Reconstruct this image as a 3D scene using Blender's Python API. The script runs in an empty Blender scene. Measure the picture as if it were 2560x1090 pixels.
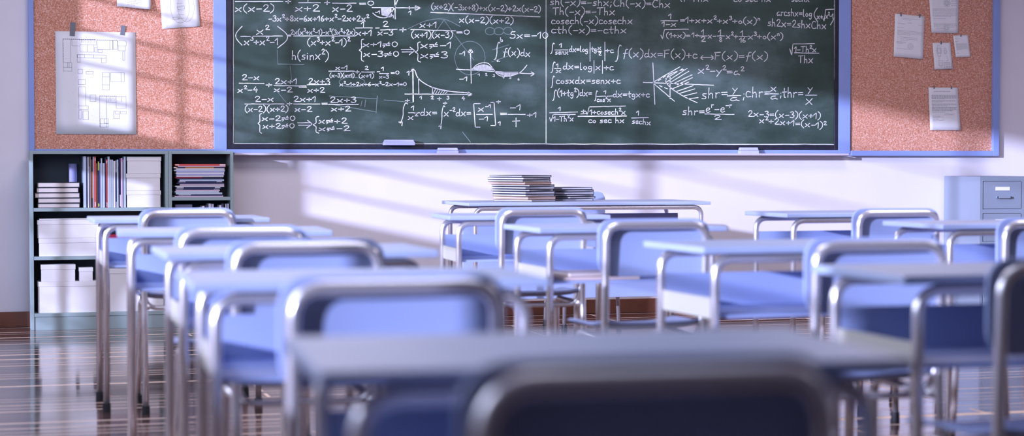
import bpy, bmesh, math, random
from mathutils import Vector, Matrix
R = math.radians
S = bpy.context.scene
COL = S.collection
rnd = random.Random(7)

# ------------------------------------------------------------------ camera, light, exposure
F_PX, YAW, PITCH, CAM_H = 4765.0, R(15.954), R(1.733), 0.98
W = 11.56                      # front wall plane (y)
LX, RX, BY, CZ = -1.0, 8.2, -2.2, 3.1
cd = bpy.data.cameras.new('camera'); cam = bpy.data.objects.new('camera', cd); COL.objects.link(cam)
cam.location = (0, 0, CAM_H)
cam.rotation_euler = (math.pi/2 - PITCH, 0, -YAW)
cd.sensor_width = 36.0; cd.lens = F_PX/2560*36
cd.clip_start = 0.05; cd.clip_end = 200
cd.dof.use_dof = True; cd.dof.focus_distance = 11.6; cd.dof.aperture_fstop = 2.6
S.camera = cam

wd = bpy.data.worlds.new('world'); S.world = wd; wd.use_nodes = True
bg = wd.node_tree.nodes['Background']; bg.inputs[0].default_value = (0.62, 0.72, 1.0, 1); bg.inputs[1].default_value = 1.2

SUN_D = Vector((1.0, 0.70, -0.205)).normalized()
sd = bpy.data.lights.new('sun', 'SUN'); so = bpy.data.objects.new('sun', sd); COL.objects.link(so)
sd.energy = 6.0; sd.color = (0.62, 0.66, 1.0); sd.angle = R(0.85)
so.rotation_euler = SUN_D.to_track_quat('-Z', 'Y').to_euler(); so.location = (-9, 0, 5)

def area(name, loc, rot, sx, sy, power, color):
    l = bpy.data.lights.new(name, 'AREA'); l.shape = 'RECTANGLE'; l.size = sx; l.size_y = sy
    l.energy = power; l.color = color
    o = bpy.data.objects.new(name, l); COL.objects.link(o); o.location = loc; o.rotation_euler = rot
    return o
# daylight entering through the window band of the left wall, one lamp per bay
for yc, ln, p in ((3.0, 2.2, 24), (5.4, 2.2, 42), (7.9, 2.2, 42), (10.0, 1.0, 7)):
    area('window_daylight', (LX+0.10, yc, 1.95), (0, R(-90), 0), 1.4, ln, p, (0.70, 0.76, 1.0))
# soft fill lamps added under the ceiling to stand in for ambient light
for xc in (1.5, 4.8):
    for yc, p in ((9.3, 34), (6.5, 28), (3.9, 9)):
        area('ceiling_fill_light', (xc, yc, CZ-0.05), (0, 0, 0), 1.2, 1.2, p, (1.0, 0.88, 0.98) if yc > 5 else (.75, .85, 1.0))

S.view_settings.view_transform = 'Standard'; S.view_settings.look = 'None'
S.view_settings.gamma = 1.0; S.view_settings.use_curve_mapping = False
S.view_settings.exposure = 0.0
S.cycles.max_bounces = 8; S.cycles.diffuse_bounces = 4; S.cycles.glossy_bounces = 4
S.cycles.sample_clamp_indirect = 4.0; S.cycles.caustics_reflective = False; S.cycles.caustics_refractive = False
S.cycles.use_denoising = True

# ------------------------------------------------------------------ helpers
def at(px, py, Y):
    """point of the plane y = Y seen at a pixel of the photograph (2560 x 1090)"""
    u, v = (px-1280)/F_PX, (545-py)/F_PX
    cy, sy, cp, sp = math.cos(YAW), math.sin(YAW), math.cos(PITCH), math.sin(PITCH)
    f = Vector((sy*cp, cy*cp, -sp)); r = Vector((cy, -sy, 0)); up = Vector((sy*sp, cy*sp, cp))
    d = f + r*u + up*v
    return Vector((0, 0, CAM_H)) + d*(Y/d.y)
def ax(px, Y, py=400): return at(px, py, Y).x
def az(px, py, Y): return at(px, py, Y).z

def tagp(o, label=None, cat=None, group=None, kind=None):
    if label: o['label'] = label
    if cat: o['category'] = cat
    if group: o['group'] = group
    if kind: o['kind'] = kind
    return o
def empty(name, loc, rz=0, label=None, cat=None, group=None):
    o = bpy.data.objects.new(name, None); COL.objects.link(o); o.location = loc; o.rotation_euler = (0, 0, rz)
    o.empty_display_size = 0.05
    return tagp(o, label, cat, group)
def obj(name, bm, mat, parent=None, smooth=False, bevel=0, seg=2):
    me = bpy.data.meshes.new(name)
    bmesh.ops.recalc_face_normals(bm, faces=bm.faces[:])
    bm.to_mesh(me); bm.free(); o = bpy.data.objects.new(name, me); COL.objects.link(o)
    for m in (mat if isinstance(mat, (list, tuple)) else [mat]): me.materials.append(m)
    if smooth:
        for p in me.polygons: p.use_smooth = True
    if bevel:
        b = o.modifiers.new('bevel', 'BEVEL'); b.width = bevel; b.segments = seg; b.limit_method = 'ANGLE'; b.angle_limit = R(40)
        for p in me.polygons: p.use_smooth = True
        w_ = o.modifiers.new('wn', 'WEIGHTED_NORMAL'); w_.keep_sharp = True
    if parent: o.parent = parent
    return o
def nb(): return bmesh.new()
def box(bm, x0, x1, y0, y1, z0, z1, M=None, mi=0):
    vs = [bm.verts.new(Vector(p) if M is None else M @ Vector(p)) for p in
          ((x0,y0,z0),(x1,y0,z0),(x1,y1,z0),(x0,y1,z0),(x0,y0,z1),(x1,y0,z1),(x1,y1,z1),(x0,y1,z1))]
    for f in ((0,3,2,1),(4,5,6,7),(0,1,5,4),(1,2,6,5),(2,3,7,6),(3,0,4,7)):
        fc = bm.faces.new([vs[i] for i in f]); fc.material_index = mi
    return bm
def bx(*a, **k): return box(nb(), *a, **k)
def fillet(pts, r, n=7):
    pts = [Vector(p) for p in pts]; out = [pts[0]]
    for i in range(1, len(pts)-1):
        a, b, c = pts[i-1], pts[i], pts[i+1]
        d1 = (a-b); d2 = (c-b); rr = min(r, d1.length*.49, d2.length*.49)
        p1 = b+d1.normalized()*rr; p2 = b+d2.normalized()*rr
        for k in range(n+1):
            t = k/n; q = p1*(1-t)**2*1.0 + b*2*t*(1-t) + p2*t*t
            # pull toward a circular arc
            out.append(q)
    out.append(pts[-1]); return out
def tube(bm, pts, r, seg=14, cap=True, mi=0):
    pts = [Vector(p) for p in pts]; rings = []; n = None
    for i, p in enumerate(pts):
        t = (pts[min(i+1, len(pts)-1)] - pts[max(i-1, 0)]).normalized()
        if n is None:
            n = t.orthogonal().normalized()
        else:
            n = (n - t*n.dot(t)).normalized()
        b = t.cross(n)
        rings.append([bm.verts.new(p + (n*math.cos(2*math.pi*k/seg) + b*math.sin(2*math.pi*k/seg))*r) for k in range(seg)])
    for a, c in zip(rings, rings[1:]):
        for k in range(seg):
            f = bm.faces.new((a[k], a[(k+1) % seg], c[(k+1) % seg], c[k])); f.smooth = True; f.material_index = mi
    if cap:
        bm.faces.new(rings[0][::-1]); bm.faces.new(rings[-1])
    return bm
def rrect(w, h, r, n=6):
    """outline of a rounded rectangle centred on 0,0"""
    o = []
    for cx, cy, a0 in ((w/2-r, h/2-r, 0), (-w/2+r, h/2-r, 90), (-w/2+r, -h/2+r, 180), (w/2-r, -h/2+r, 270)):
        for k in range(n+1):
            a = R(a0+90*k/n); o.append((cx+r*math.cos(a), cy+r*math.sin(a)))
    return o
def plate(bm, w, h, r, th, fn, nx=10, ny=6):
    """rounded plate meshed on a grid; fn(u, v, t) -> point, t = 0 / 1 for the two faces"""
    def edge(s):  # half width at height s
        e = h/2-abs(s)
        return w/2 if e >= r else w/2 - r + math.sqrt(max(0, r*r-(r-e)**2))
    vs = []
    ss = []
    for k in range(ny*2+1):
        a = -1+k/ny
        ss.append(math.copysign(1-(1-abs(a))**1.6, a)*h/2)
    F, B = [], []
    for s in ss:
        e = edge(s)
        F.append([bm.verts.new(fn((2*i/nx-1)*e, s, 0)) for i in range(nx+1)])
        B.append([bm.verts.new(fn((2*i/nx-1)*e, s, 1)) for i in range(nx+1)])
    for j in range(len(ss)-1):
        for i in range(nx):
            bm.faces.new((F[j][i], F[j][i+1], F[j+1][i+1], F[j+1][i]))
            bm.faces.new((B[j][i], B[j+1][i], B[j+1][i+1], B[j][i+1]))
        bm.faces.new((F[j][0], F[j+1][0], B[j+1][0], B[j][0]))
        bm.faces.new((F[j][nx], B[j][nx], B[j+1][nx], F[j+1][nx]))
    for i in range(nx):
        bm.faces.new((F[0][i], B[0][i], B[0][i+1], F[0][i+1]))
        bm.faces.new((F[-1][i], F[-1][i+1], B[-1][i+1], B[-1][i]))
    return bm
def copy_tree(o, parent=None):
    c = o.copy(); COL.objects.link(c)
    if parent: c.parent = parent
    for ch in o.children: copy_tree(ch, c)
    return c

# ------------------------------------------------------------------ materials
def mat(name, col, rough=0.5, metal=0.0, spec=0.5, coat=0.0, sheen=0.0):
    m = bpy.data.materials.new(name); m.use_nodes = True; b = m.node_tree.nodes['Principled BSDF']
    b.inputs['Base Color'].default_value = (*col, 1); b.inputs['Roughness'].default_value = rough
    b.inputs['Metallic'].default_value = metal; b.inputs['Specular IOR Level'].default_value = spec
    b.inputs['Coat Weight'].default_value = coat; b.inputs['Sheen Weight'].default_value = sheen
    return m
def N(m, t, **k):
    n = m.node_tree.nodes.new(t)
    for a, v in k.items(): setattr(n, a, v)
    return n
def L(m, a, b): m.node_tree.links.new(a, b)
def coords(m, scale=(1,1,1), kind='Object'):
    t = N(m, 'ShaderNodeTexCoord'); mp = N(m, 'ShaderNodeMapping'); mp.inputs['Scale'].default_value = scale
    L(m, t.outputs[kind], mp.inputs['Vector']); return mp.outputs['Vector']
def ramp(m, fac, stops):
    r = N(m, 'ShaderNodeValToRGB'); e = r.color_ramp.elements
    while len(e) < len(stops): e.new(0.5)
    for k, (p, c) in enumerate(stops): e[k].position = p; e[k].color = (*c, 1)
    L(m, fac, r.inputs['Fac']); return r.outputs['Color']
def noise(m, vec, scale, detail=4, rough=.5):
    n = N(m, 'ShaderNodeTexNoise'); n.inputs['Scale'].default_value = scale; n.inputs['Detail'].default_value = detail
    n.inputs['Roughness'].default_value = rough; L(m, vec, n.inputs['Vector']); return n.outputs['Fac']
def bumpit(m, h, strength, dist):
    b = N(m, 'ShaderNodeBump'); b.inputs['Strength'].default_value = strength; b.inputs['Distance'].default_value = dist
    L(m, h, b.inputs['Height']); L(m, b.outputs['Normal'], m.node_tree.nodes['Principled BSDF'].inputs['Normal'])
def setc(m, sock, name='Base Color'): L(m, sock, m.node_tree.nodes['Principled BSDF'].inputs[name])

def varied(name, col, amt=.06, scale=6, **k):
    m = mat(name, col, **k); f = noise(m, coords(m), scale, 5)
    setc(m, ramp(m, f, [(.3, tuple(c*(1-amt) for c in col)), (.7, tuple(min(1, c*(1+amt)) for c in col))])); return m

M = {}
M['wall'] = varied('painted_wall', (.80, .765, .83), .03, 2.5, rough=.6)
bumpit(M['wall'], noise(M['wall'], coords(M['wall']), 220, 3), .08, .002)
M['ceiling'] = mat('ceiling_paint', (.78, .76, .78), .9)
M['skirt'] = varied('baseboard_wood', (.17, .062, .038), .25, 5, rough=.4)
M['frame_blue'] = varied('blue_lacquer', (.27, .365, .74), .05, 4, rough=.45)
M['black_frame'] = varied('black_frame', (.018, .018, .035), .3, 30, rough=.45)
M['ledge'] = mat('ledge_paint', (.62, .56, .66), .5)
M['plastic'] = varied('blue_plastic', (.40, .485, .82), .04, 5, rough=.42, spec=.45)
M['top'] = varied('desk_laminate', (.44, .52, .76), .04, 8, rough=.36, spec=.5)
M['cream'] = mat('cream_panel', (.54, .52, .47), .5)
M['chrome'] = mat('chrome_tube', (.93, .89, .93), .24, .78)
M['rubber'] = mat('black_rubber', (.012, .014, .018), .6)
M['shelf'] = varied('grey_green_shelf', (.33, .43, .45), .04, 5, rough=.5)
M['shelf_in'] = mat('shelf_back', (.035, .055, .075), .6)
M['cab'] = varied('grey_blue_steel', (.26, .31, .40), .03, 5, rough=.42)
M['dark'] = mat('dark_gap', (.01, .012, .02), .7)
M['carton'] = varied('white_carton', (.86, .85, .88), .02, 6, rough=.6)
M['carton_line'] = mat('carton_shadow_gap', (.25, .24, .3), .8)
M['paper'] = varied('white_paper', (.86, .86, .90), .02, 9, rough=.7)
M['pages'] = mat('book_pages', (.66, .60, .58), .8)
M['ink'] = mat('printed_ink', (.06, .065, .12), .8)
M['ink_blue'] = mat('stamp_ink', (.16, .22, .50), .8)
M['tape'] = mat('grey_tape', (.17, .18, .22), .5)
M['eraser'] = varied('lavender_felt', (.50, .53, .86), .05, 40, rough=.8)
M['cup'] = mat('lavender_plastic', (.30, .30, .58), .5)
M['cover'] = mat('dark_cover', (.018, .02, .04), .5)
M['leaf'] = mat('leaf_green', (.05, .10, .03), .6)
M['bark'] = mat('bark_brown', (.08, .05, .035), .9)
M['win'] = mat('window_frame_paint', (.62, .62, .66), .4)
M['tan'] = mat('manila_cover', (.62, .38, .26), .7)
M['concrete'] = mat('paving_grey', (.16, .16, .17), .9)

# chalk: soft, slightly uneven white
m = mat('chalk', (.86, .88, .93), .9); M['chalk'] = m
f = noise(m, coords(m), 260, 3)
setc(m, ramp(m, f, [(.3, (.60, .64, .68)), (.55, (.92, .93, .98))]))
m = mat('faded_chalk', (.25, .30, .31), .9); M['chalk_faint'] = m
# board slate with wiped chalk haze; patchy light painted into the pale patches
m = mat('green_slate', (.05, .075, .07), .55, spec=.35); M['slate'] = m
v = coords(m, (1, 1, 1)); f1 = noise(m, v, 1.6, 8, .62); f2 = noise(m, coords(m, (1, 1, 2.2)), 1.3, 6, .6)
mx = N(m, 'ShaderNodeMath', operation='ADD'); L(m, f1, mx.inputs[0]); L(m, f2, mx.inputs[1])
hv = N(m, 'ShaderNodeMath', operation='MULTIPLY'); hv.inputs[1].default_value = .5; L(m, mx.outputs[0], hv.inputs[0])
setc(m, ramp(m, hv.outputs[0], [(.40, (.026, .048, .038)), (.52, (.046, .080, .070)), (.64, (.115, .165, .165))]))
# cork
m = mat('cork', (.5, .27, .18), .85, sheen=.35, spec=.2); M['cork'] = m
v = coords(m); vor = N(m, 'ShaderNodeTexVoronoi'); vor.inputs['Scale'].default_value = 250; L(m, v, vor.inputs['Vector'])
sp = N(m, 'ShaderNodeSeparateColor'); L(m, vor.outputs['Color'], sp.inputs[0])
f = noise(m, v, 130, 4, .7)
ad = N(m, 'ShaderNodeMath', operation='ADD'); L(m, sp.outputs[0], ad.inputs[0]); L(m, f, ad.inputs[1])
hl = N(m, 'ShaderNodeMath', operation='MULTIPLY'); hl.inputs[1].default_value = .5; L(m, ad.outputs[0], hl.inputs[0])
setc(m, ramp(m, hl.outputs[0], [(.16, (.26, .085, .045)), (.34, (.56, .225, .135)), (.60, (.72, .335, .245)), (.82, (.95, .72, .64))]))
bumpit(m, hl.outputs[0], .35, .003)
# floor
m = mat('wood_floor', (.10, .06, .05), .16, spec=.55, coat=.35); M['floor'] = m
m.node_tree.nodes['Principled BSDF'].inputs['Coat Roughness'].default_value = .07
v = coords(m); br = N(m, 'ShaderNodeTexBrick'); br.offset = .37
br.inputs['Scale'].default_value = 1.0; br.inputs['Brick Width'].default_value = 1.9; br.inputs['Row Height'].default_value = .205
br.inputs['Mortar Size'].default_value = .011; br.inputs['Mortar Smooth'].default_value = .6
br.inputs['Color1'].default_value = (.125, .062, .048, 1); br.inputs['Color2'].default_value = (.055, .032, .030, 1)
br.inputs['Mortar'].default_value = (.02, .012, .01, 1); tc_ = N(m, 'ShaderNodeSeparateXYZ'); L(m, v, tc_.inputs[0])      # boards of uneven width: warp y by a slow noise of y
wy = N(m, 'ShaderNodeTexNoise'); wy.noise_dimensions = '1D'; wy.inputs['Scale'].default_value = 1.9; wy.inputs['Detail'].default_value = 1; L(m, tc_.outputs['Y'], wy.inputs['W'])
wm = N(m, 'ShaderNodeMath', operation='MULTIPLY_ADD'); wm.inputs[1].default_value = .75; L(m, wy.outputs[0], wm.inputs[0]); L(m, tc_.outputs['Y'], wm.inputs[2])
cb_ = N(m, 'ShaderNodeCombineXYZ'); L(m, tc_.outputs['X'], cb_.inputs[0]); L(m, wm.outputs[0], cb_.inputs[1]); L(m, cb_.outputs[0], br.inputs['Vector'])
g = noise(m, coords(m, (1.2, 16, 1)), 6, 6, .6)
mix = N(m, 'ShaderNodeMixRGB', blend_type='MULTIPLY'); mix.inputs[0].default_value = .75
L(m, br.outputs['Color'], mix.inputs[1]); L(m, ramp(m, g, [(.3, (.45, .42, .45)), (.7, (1.3, 1.2, 1.2))]), mix.inputs[2])
mx2 = N(m, 'ShaderNodeMixRGB'); L(m, br.outputs['Fac'], mx2.inputs[0]); L(m, mix.outputs[0], mx2.inputs[1]); mx2.inputs[2].default_value = (.95, .74, .62, 1)  # pale joint lines: glints off the plank edges painted into the colour
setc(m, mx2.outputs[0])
rr = ramp(m, noise(m, coords(m, (1, 7, 1)), 3, 4), [(.35, (.07,)*3), (.7, (.20,)*3)])
mr = N(m, 'ShaderNodeMixRGB'); L(m, br.outputs['Fac'], mr.inputs[0]); L(m, rr, mr.inputs[1]); mr.inputs[2].default_value = (.8, .8, .8, 1); setc(m, mr.outputs[0], 'Roughness')
for nm_, v0, v1 in (('Specular IOR Level', .55, .1), ('Coat Weight', .35, 0)):
    q_ = N(m, 'ShaderNodeMapRange'); q_.inputs['To Min'].default_value = v0; q_.inputs['To Max'].default_value = v1; L(m, br.outputs['Fac'], q_.inputs['Value']); setc(m, q_.outputs['Result'], nm_)
h1 = N(m, 'ShaderNodeMath', operation='MULTIPLY'); h1.inputs[1].default_value = -.9; L(m, br.outputs['Fac'], h1.inputs[0])
h2 = N(m, 'ShaderNodeMath', operation='MULTIPLY'); h2.inputs[1].default_value = .5
L(m, noise(m, coords(m, (.4, 6, 1)), 2.4, 3), h2.inputs[0])
h3 = N(m, 'ShaderNodeMath', operation='ADD'); L(m, h1.outputs[0], h3.inputs[0]); L(m, h2.outputs[0], h3.inputs[1])
bumpit(m, h3.outputs[0], .30, .004)

_cm = {}
def colm(c, rough=.45):
    k = (tuple(c), rough)
    if k not in _cm: _cm[k] = mat('cover_%d' % len(_cm), c, rough)
    return _cm[k]

# ------------------------------------------------------------------ room shell
def struct(name, bm, m, parent=None, **k):
    o = obj(name, bm, m, parent, **k)
    if not parent: o['kind'] = 'structure'
    return o
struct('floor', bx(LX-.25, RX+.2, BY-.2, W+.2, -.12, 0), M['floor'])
struct('ceiling', bx(LX-.25, RX+.2, BY-.2, W+.2, CZ, CZ+.15), M['ceiling'])
struct('wall_front', bx(LX-.25, RX+.2, W, W+.2, 0, CZ), M['wall'])
struct('wall_right', bx(RX, RX+.2, BY, W, 0, CZ), M['wall'])
struct('wall_back', bx(LX-.25, RX+.2, BY-.2, BY, 0, CZ), mat('back_wall', (.22, .22, .28), .9))
# left wall: pierced by a window band and a tall glazed opening next to the front wall
bays = [(1.70, 3.065), (3.085, 4.645), (4.665, 6.225), (6.245, 7.855), (7.875, 9.455), (9.475, 10.38)]
SILL, HEAD = .86, 2.76
wl = nb()
def lw(y0, y1, z0, z1): box(wl, LX-.12, LX, y0, y1, z0, z1)
lw(BY, W, HEAD, CZ); lw(BY, 1.70, 0, HEAD); lw(1.70, 7.865, 0, SILL); lw(7.865, 9.465, 0, 1.24); lw(10.60, W, 0, HEAD); lw(10.38, 10.60, 1.30, HEAD)
lw(9.465, 9.82, 0, 1.52); lw(9.82, 10.60, 0, .12); lw(9.82, 10.38, 1.30, 1.52)
struct('wall_left', wl, M['wall'])
for i, (y0, y1) in enumerate(bays):
    z0 = SILL if i < 4 else (1.24 if i == 4 else 1.52)
    fr = nb(); x0, x1 = LX-.09, LX-.04; t = .03
    box(fr, x0, x1, y0-.01, y0+.003, z0, HEAD); box(fr, x0, x1, y1-.003, y1+.01, z0, HEAD)
    box(fr, x0, x1, y0, y1, z0, z0+.03); box(fr, x0, x1, y0, y1, HEAD-.03, HEAD)
    o = struct('window_%d' % (i+1), fr, M['win'])
    mu = nb(); step = .195 if i >= 4 else .39; z = z0+step
    while z < HEAD-.08:
        box(mu, x0+.01, x1-.01, y0, y1, z-.009, z+.009); z += step
    if i == 5: box(mu, x0+.01, x1-.01, (y0+y1)/2-.008, (y0+y1)/2+.008, z0, HEAD)
    struct('muntins', mu, M['win'], o)
mu = nb()
for z in (.12, 1.28): box(mu, LX-.08, LX-.05, 9.82, 10.60, z-.012, z+.012)
box(mu, LX-.08, LX-.05, 10.20, 10.22, .12, 1.30)
struct('window_7', mu, M['win'])
sk = bx(LX, RX, W-.018, W, 0, az(1300, 753, W-.018)); struct('baseboard_front', sk, M['skirt'], bevel=.003)
struct('baseboard_left', bx(LX, LX+.018, BY, W-.02, 0, .085), M['skirt'])

# trees outside the windows
def tree(x, y, h, cr, n, ls, label, zc=None, seed=1):
    r_ = random.Random(seed); t = empty('tree', (x, y, -.2), 0, label, 'tree')
    tr = nb(); tube(tr, [(0, 0, -.2), (.05, .03, h*.4), (0, .08, h*.75), (.1, 0, h)], .07, 8)
    for k in range(9):
        a = r_.uniform(0, 6.28); z_ = h*r_.uniform(.35, .9); e = Vector((math.cos(a)*cr, math.sin(a)*cr, z_+r_.uniform(.0, .5)))
        tube(tr, [(0, .04, z_), tuple(e*.55+Vector((0, 0, z_*.45))), tuple(e)], .014, 5)
    obj('trunk', tr, M['bark'], t)
    lf = nb()
    for k in range(n):
        if k % 14 == 0:
            a = r_.uniform(0, 6.28); q = r_.uniform(.1, 1)**.5*cr; c = Vector((math.cos(a)*q, math.sin(a)*q, h*r_.uniform(.3, 1.02)))
        p = c+Vector([r_.gauss(0, .16) for _ in range(3)]); d = Vector([r_.gauss(0, 1) for _ in range(3)]).normalized(); w = d.orthogonal().normalized()
        lf.faces.new([lf.verts.new(q) for q in (p, p+d*ls*.5+w*ls*.22, p+d*ls, p+d*ls*.5-w*ls*.22)])
    obj('foliage', lf, M['leaf'], t)
tree(-4.6, 7.5, 1.9, .8, 130, .10, 'small leafy tree outside the windows, close to the front wall', seed=3)
tree(-10.5, 4.4, 4.9, 1.6, 260, .17, 'taller leafy tree farther outside the windows', seed=5)
struct('ground_outside', bx(-30, LX-.25, -12, 26, -.45, -.2), M['concrete'])

# ------------------------------------------------------------------ display boards on the front wall
YB = W-.035       # face of the frames
def wx(px): return ax(px, YB)
def wz(px, py): return az(px, py, YB)
ZT = 2.35
z_rail0 = wz(1280, 383.5); z_in = wz(1280, 374)
# left corkboard
xa, xb, xc_ = wx(68+5), wx(87), wx(535.5)
cl = empty('corkboard', ((xa+xc_)/2, W, z_rail0), 0, 'cork notice board above the bookshelf, with the large floor plan sheet on it', 'notice board', 'cork notice boards')
def under(o, p):
    o.parent = p; o.matrix_parent_inverse = Matrix.Translation(-Vector(p.location)); return o
fr = nb()
box(fr, xa, xb, YB, W, z_rail0, ZT); box(fr, xb, xc_, YB, W, z_rail0, z_in); box(fr, xb, xc_, YB, W, ZT-.04, ZT)
under(obj('frame', fr, M['frame_blue'], bevel=.003), cl)
under(obj('cork_panel', bx(xb, xc_, W-.02, W, z_in, ZT-.04), M['cork']), cl)
# right corkboard
xd, xe, xf = wx(2130), wx(2481), wx(2496)
cr = empty('corkboard', ((xd+xf)/2, W, z_rail0), 0, 'cork notice board above the filing cabinet, with five small typed sheets', 'notice board', 'cork notice boards')
fr = nb(); zr0 = wz(2400, 390); zr1 = wz(2400, 377)
box(fr, xe, xf, YB-.01, W, zr0, ZT); box(fr, xd-.01, xe, YB-.01, W, zr0, zr1); box(fr, xd-.01, xe, YB-.01, W, ZT-.04, ZT)
under(obj('frame', fr, M['frame_blue'], bevel=.003), cr)
under(obj('cork_panel', bx(xd, xe, W-.02, W, zr1, ZT-.04), M['cork']), cr)
# chalkboard
xg, xh, xi, xj = wx(567.5), wx(582), wx(2087), wx(2096.5)
cb = empty('chalkboard', ((xg+xj)/2, W, z_rail0), 0, 'wide green chalkboard covered in handwritten maths formulas, in a black and blue frame', 'chalkboard')
fr = nb()
box(fr, xc_, xg, YB, W, z_rail0, ZT); box(fr, xj, xd-.012, YB, W, z_rail0, ZT)
box(fr, xg, xj, YB, W, z_rail0, z_in); box(fr, xg, xj, YB, W, ZT-.04, ZT)
under(obj('outer_frame', fr, M['frame_blue'], bevel=.003), cb)
zb0, zb1 = z_in+.001, wz(1280, 361)
fr = nb(); YK = YB+.006
box(fr, xg, xh, YK, W, zb0, ZT-.04); box(fr, xi, xj, YK, W, zb0, ZT-.04); box(fr, xh, xi, YK, W, zb0, zb1)
under(obj('inner_frame', fr, M['black_frame'], bevel=.003), cb)
YS = W-.018
under(obj('writing_surface', bx(xh, xi, YS, W, zb1, ZT-.04), M['slate']), cb)
YT = W-.10
lz1, lz0 = az(1280, 383, YT), az(1280, 389.5, YT)
lg = nb(); lx0, lx1 = ax(586, YT), ax(2123, YT)
box(lg, lx0, lx1, YT, W, lz0, lz0+.006); box(lg, lx0, lx1, YT, YT+.008, lz0, lz1)
under(obj('chalk_tray', lg, M['ledge'], bevel=.002), cb)

# --- chalk strokes -------------------------------------------------
G = {
 '0': (.5, ['.25,.95 .05,.7 .05,.3 .25,.02 .45,.3 .45,.7 .25,.95']),
 '1': (.32, ['-.05,.6 .25,.98', '.25,.98 .2,0']),
 '2': (.55, ['.05,.75 .2,.97 .42,.9 .4,.6 .02,.03', '.02,.03 .55,.03']),
 '3': (.5, ['.05,.9 .3,.98 .42,.78 .18,.54', '.18,.54 .45,.4 .4,.1 .2,0 .0,.1']),
 '4': (.5, ['.3,.97 .02,.4', '.02,.4 .48,.42', '.38,.62 .34,.0']),
 '5': (.5, ['.45,.97 .12,.95', '.12,.95 .08,.55', '.08,.55 .4,.55 .42,.12 .2,.0 .0,.08']),
 '6': (.48, ['.35,.97 .1,.6 .05,.2 .22,.0 .42,.18 .32,.42 .1,.35']),
 '8': (.48, ['.25,.5 .06,.75 .25,.97 .42,.75 .25,.5 .04,.22 .24,.0 .45,.22 .25,.5']),
 '+': (.55, ['.0,.38 .5,.4', '.26,.66 .24,.1']),
 '-': (.5, ['.04,.36 .46,.38']),
 '=': (.55, ['.02,.5 .48,.52', '.04,.28 .5,.3']),
 '#': (.7, ['.02,.52 .62,.55', '.0,.26 .6,.28', '.56,.86 .06,-.06']),
 '(': (.36, ['.32,1.15 .08,.75 .06,.2 .3,-.22']),
 ')': (.36, ['.04,1.15 .3,.75 .26,.15 .0,-.25']),
 'x': (.6, ['.05,.56 .5,.0', '.52,.6 .28,.28 .0,.0']),
 'y': (.5, ['.02,.6 .25,.22', '.5,.62 .05,-.3']),
 'a': (.55, ['.42,.52 .15,.5 .03,.2 .15,.02 .38,.2 .42,.5', '.42,.5 .42,.1 .55,.04']),
 'b': (.45, ['.08,1. .08,.05', '.08,.05 .38,.05 .38,.42 .08,.42']),
 'c': (.46, ['.42,.5 .15,.56 .03,.25 .15,.02 .46,.08']),
 'd': (.55, ['.4,.45 .15,.5 .03,.2 .15,.02 .4,.12', '.46,1.05 .42,.2 .52,.02']),
 'e': (.46, ['.05,.26 .35,.34 .36,.54 .15,.52 .04,.2 .2,.0 .44,.12']),
 'f': (.5, ['.5,1.0 .32,.98 .22,.5 .1,-.25', '.05,.48 .45,.5']),
 'g': (.5, ['.4,.5 .15,.52 .06,.25 .2,.1 .4,.3', '.42,.5 .38,-.15 .2,-.35 .04,-.2']),
 'h': (.52, ['.1,1.05 .06,.0', '.06,.3 .25,.52 .38,.4 .4,.0']),
 'i': (.25, ['.1,.5 .1,.02', '.1,.7 .12,.74']),
 'l': (.3, ['.08,1.05 .06,.1 .2,.02']),
 'n': (.5, ['.06,.52 .06,.0', '.06,.3 .25,.52 .38,.4 .4,.0']),
 'o': (.45, ['.22,.52 .03,.28 .2,.02 .4,.25 .22,.52']),
 'r': (.42, ['.06,.52 .06,.0', '.06,.3 .2,.5 .38,.5']),
 's': (.42, ['.38,.52 .12,.5 .12,.33 .34,.22 .28,.03 .02,.03']),
 't': (.42, ['.2,.95 .18,.1 .34,.02', '.0,.55 .42,.58']),
 'T': (.6, ['.0,.93 .6,.98', '.3,.96 .26,.0']),
 'F': (.6, ['.1,.95 .06,.0', '.0,.93 .55,1.', '.08,.5 .45,.52']),
 'C': (.6, ['.55,.9 .25,.98 .03,.45 .2,.02 .58,.08']),
 ';': (.3, ['.12,.55 .14,.6', '.14,.2 .04,-.12']),
 '|': (.2, ['.1,1.5 .1,-.5']),
 ' ': (.3, []),
}
def parse(s): return [tuple(float(a) for a in p.split(',')) for p in s.split()]
def smooth(P, n=5):
    if len(P) < 3: return P
    out = []
    for i in range(len(P)-1):
        p0 = P[max(i-1, 0)]; p1 = P[i]; p2 = P[i+1]; p3 = P[min(i+2, len(P)-1)]
        for k in range(n):
            t = k/n
            out.append(tuple(.5*((2*p1[j])+(-p0[j]+p2[j])*t+(2*p0[j]-5*p1[j]+4*p2[j]-p3[j])*t*t+(-p0[j]+3*p1[j]-3*p2[j]+p3[j])*t**3) for j in (0, 1)))
    out.append(P[-1]); return out
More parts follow.
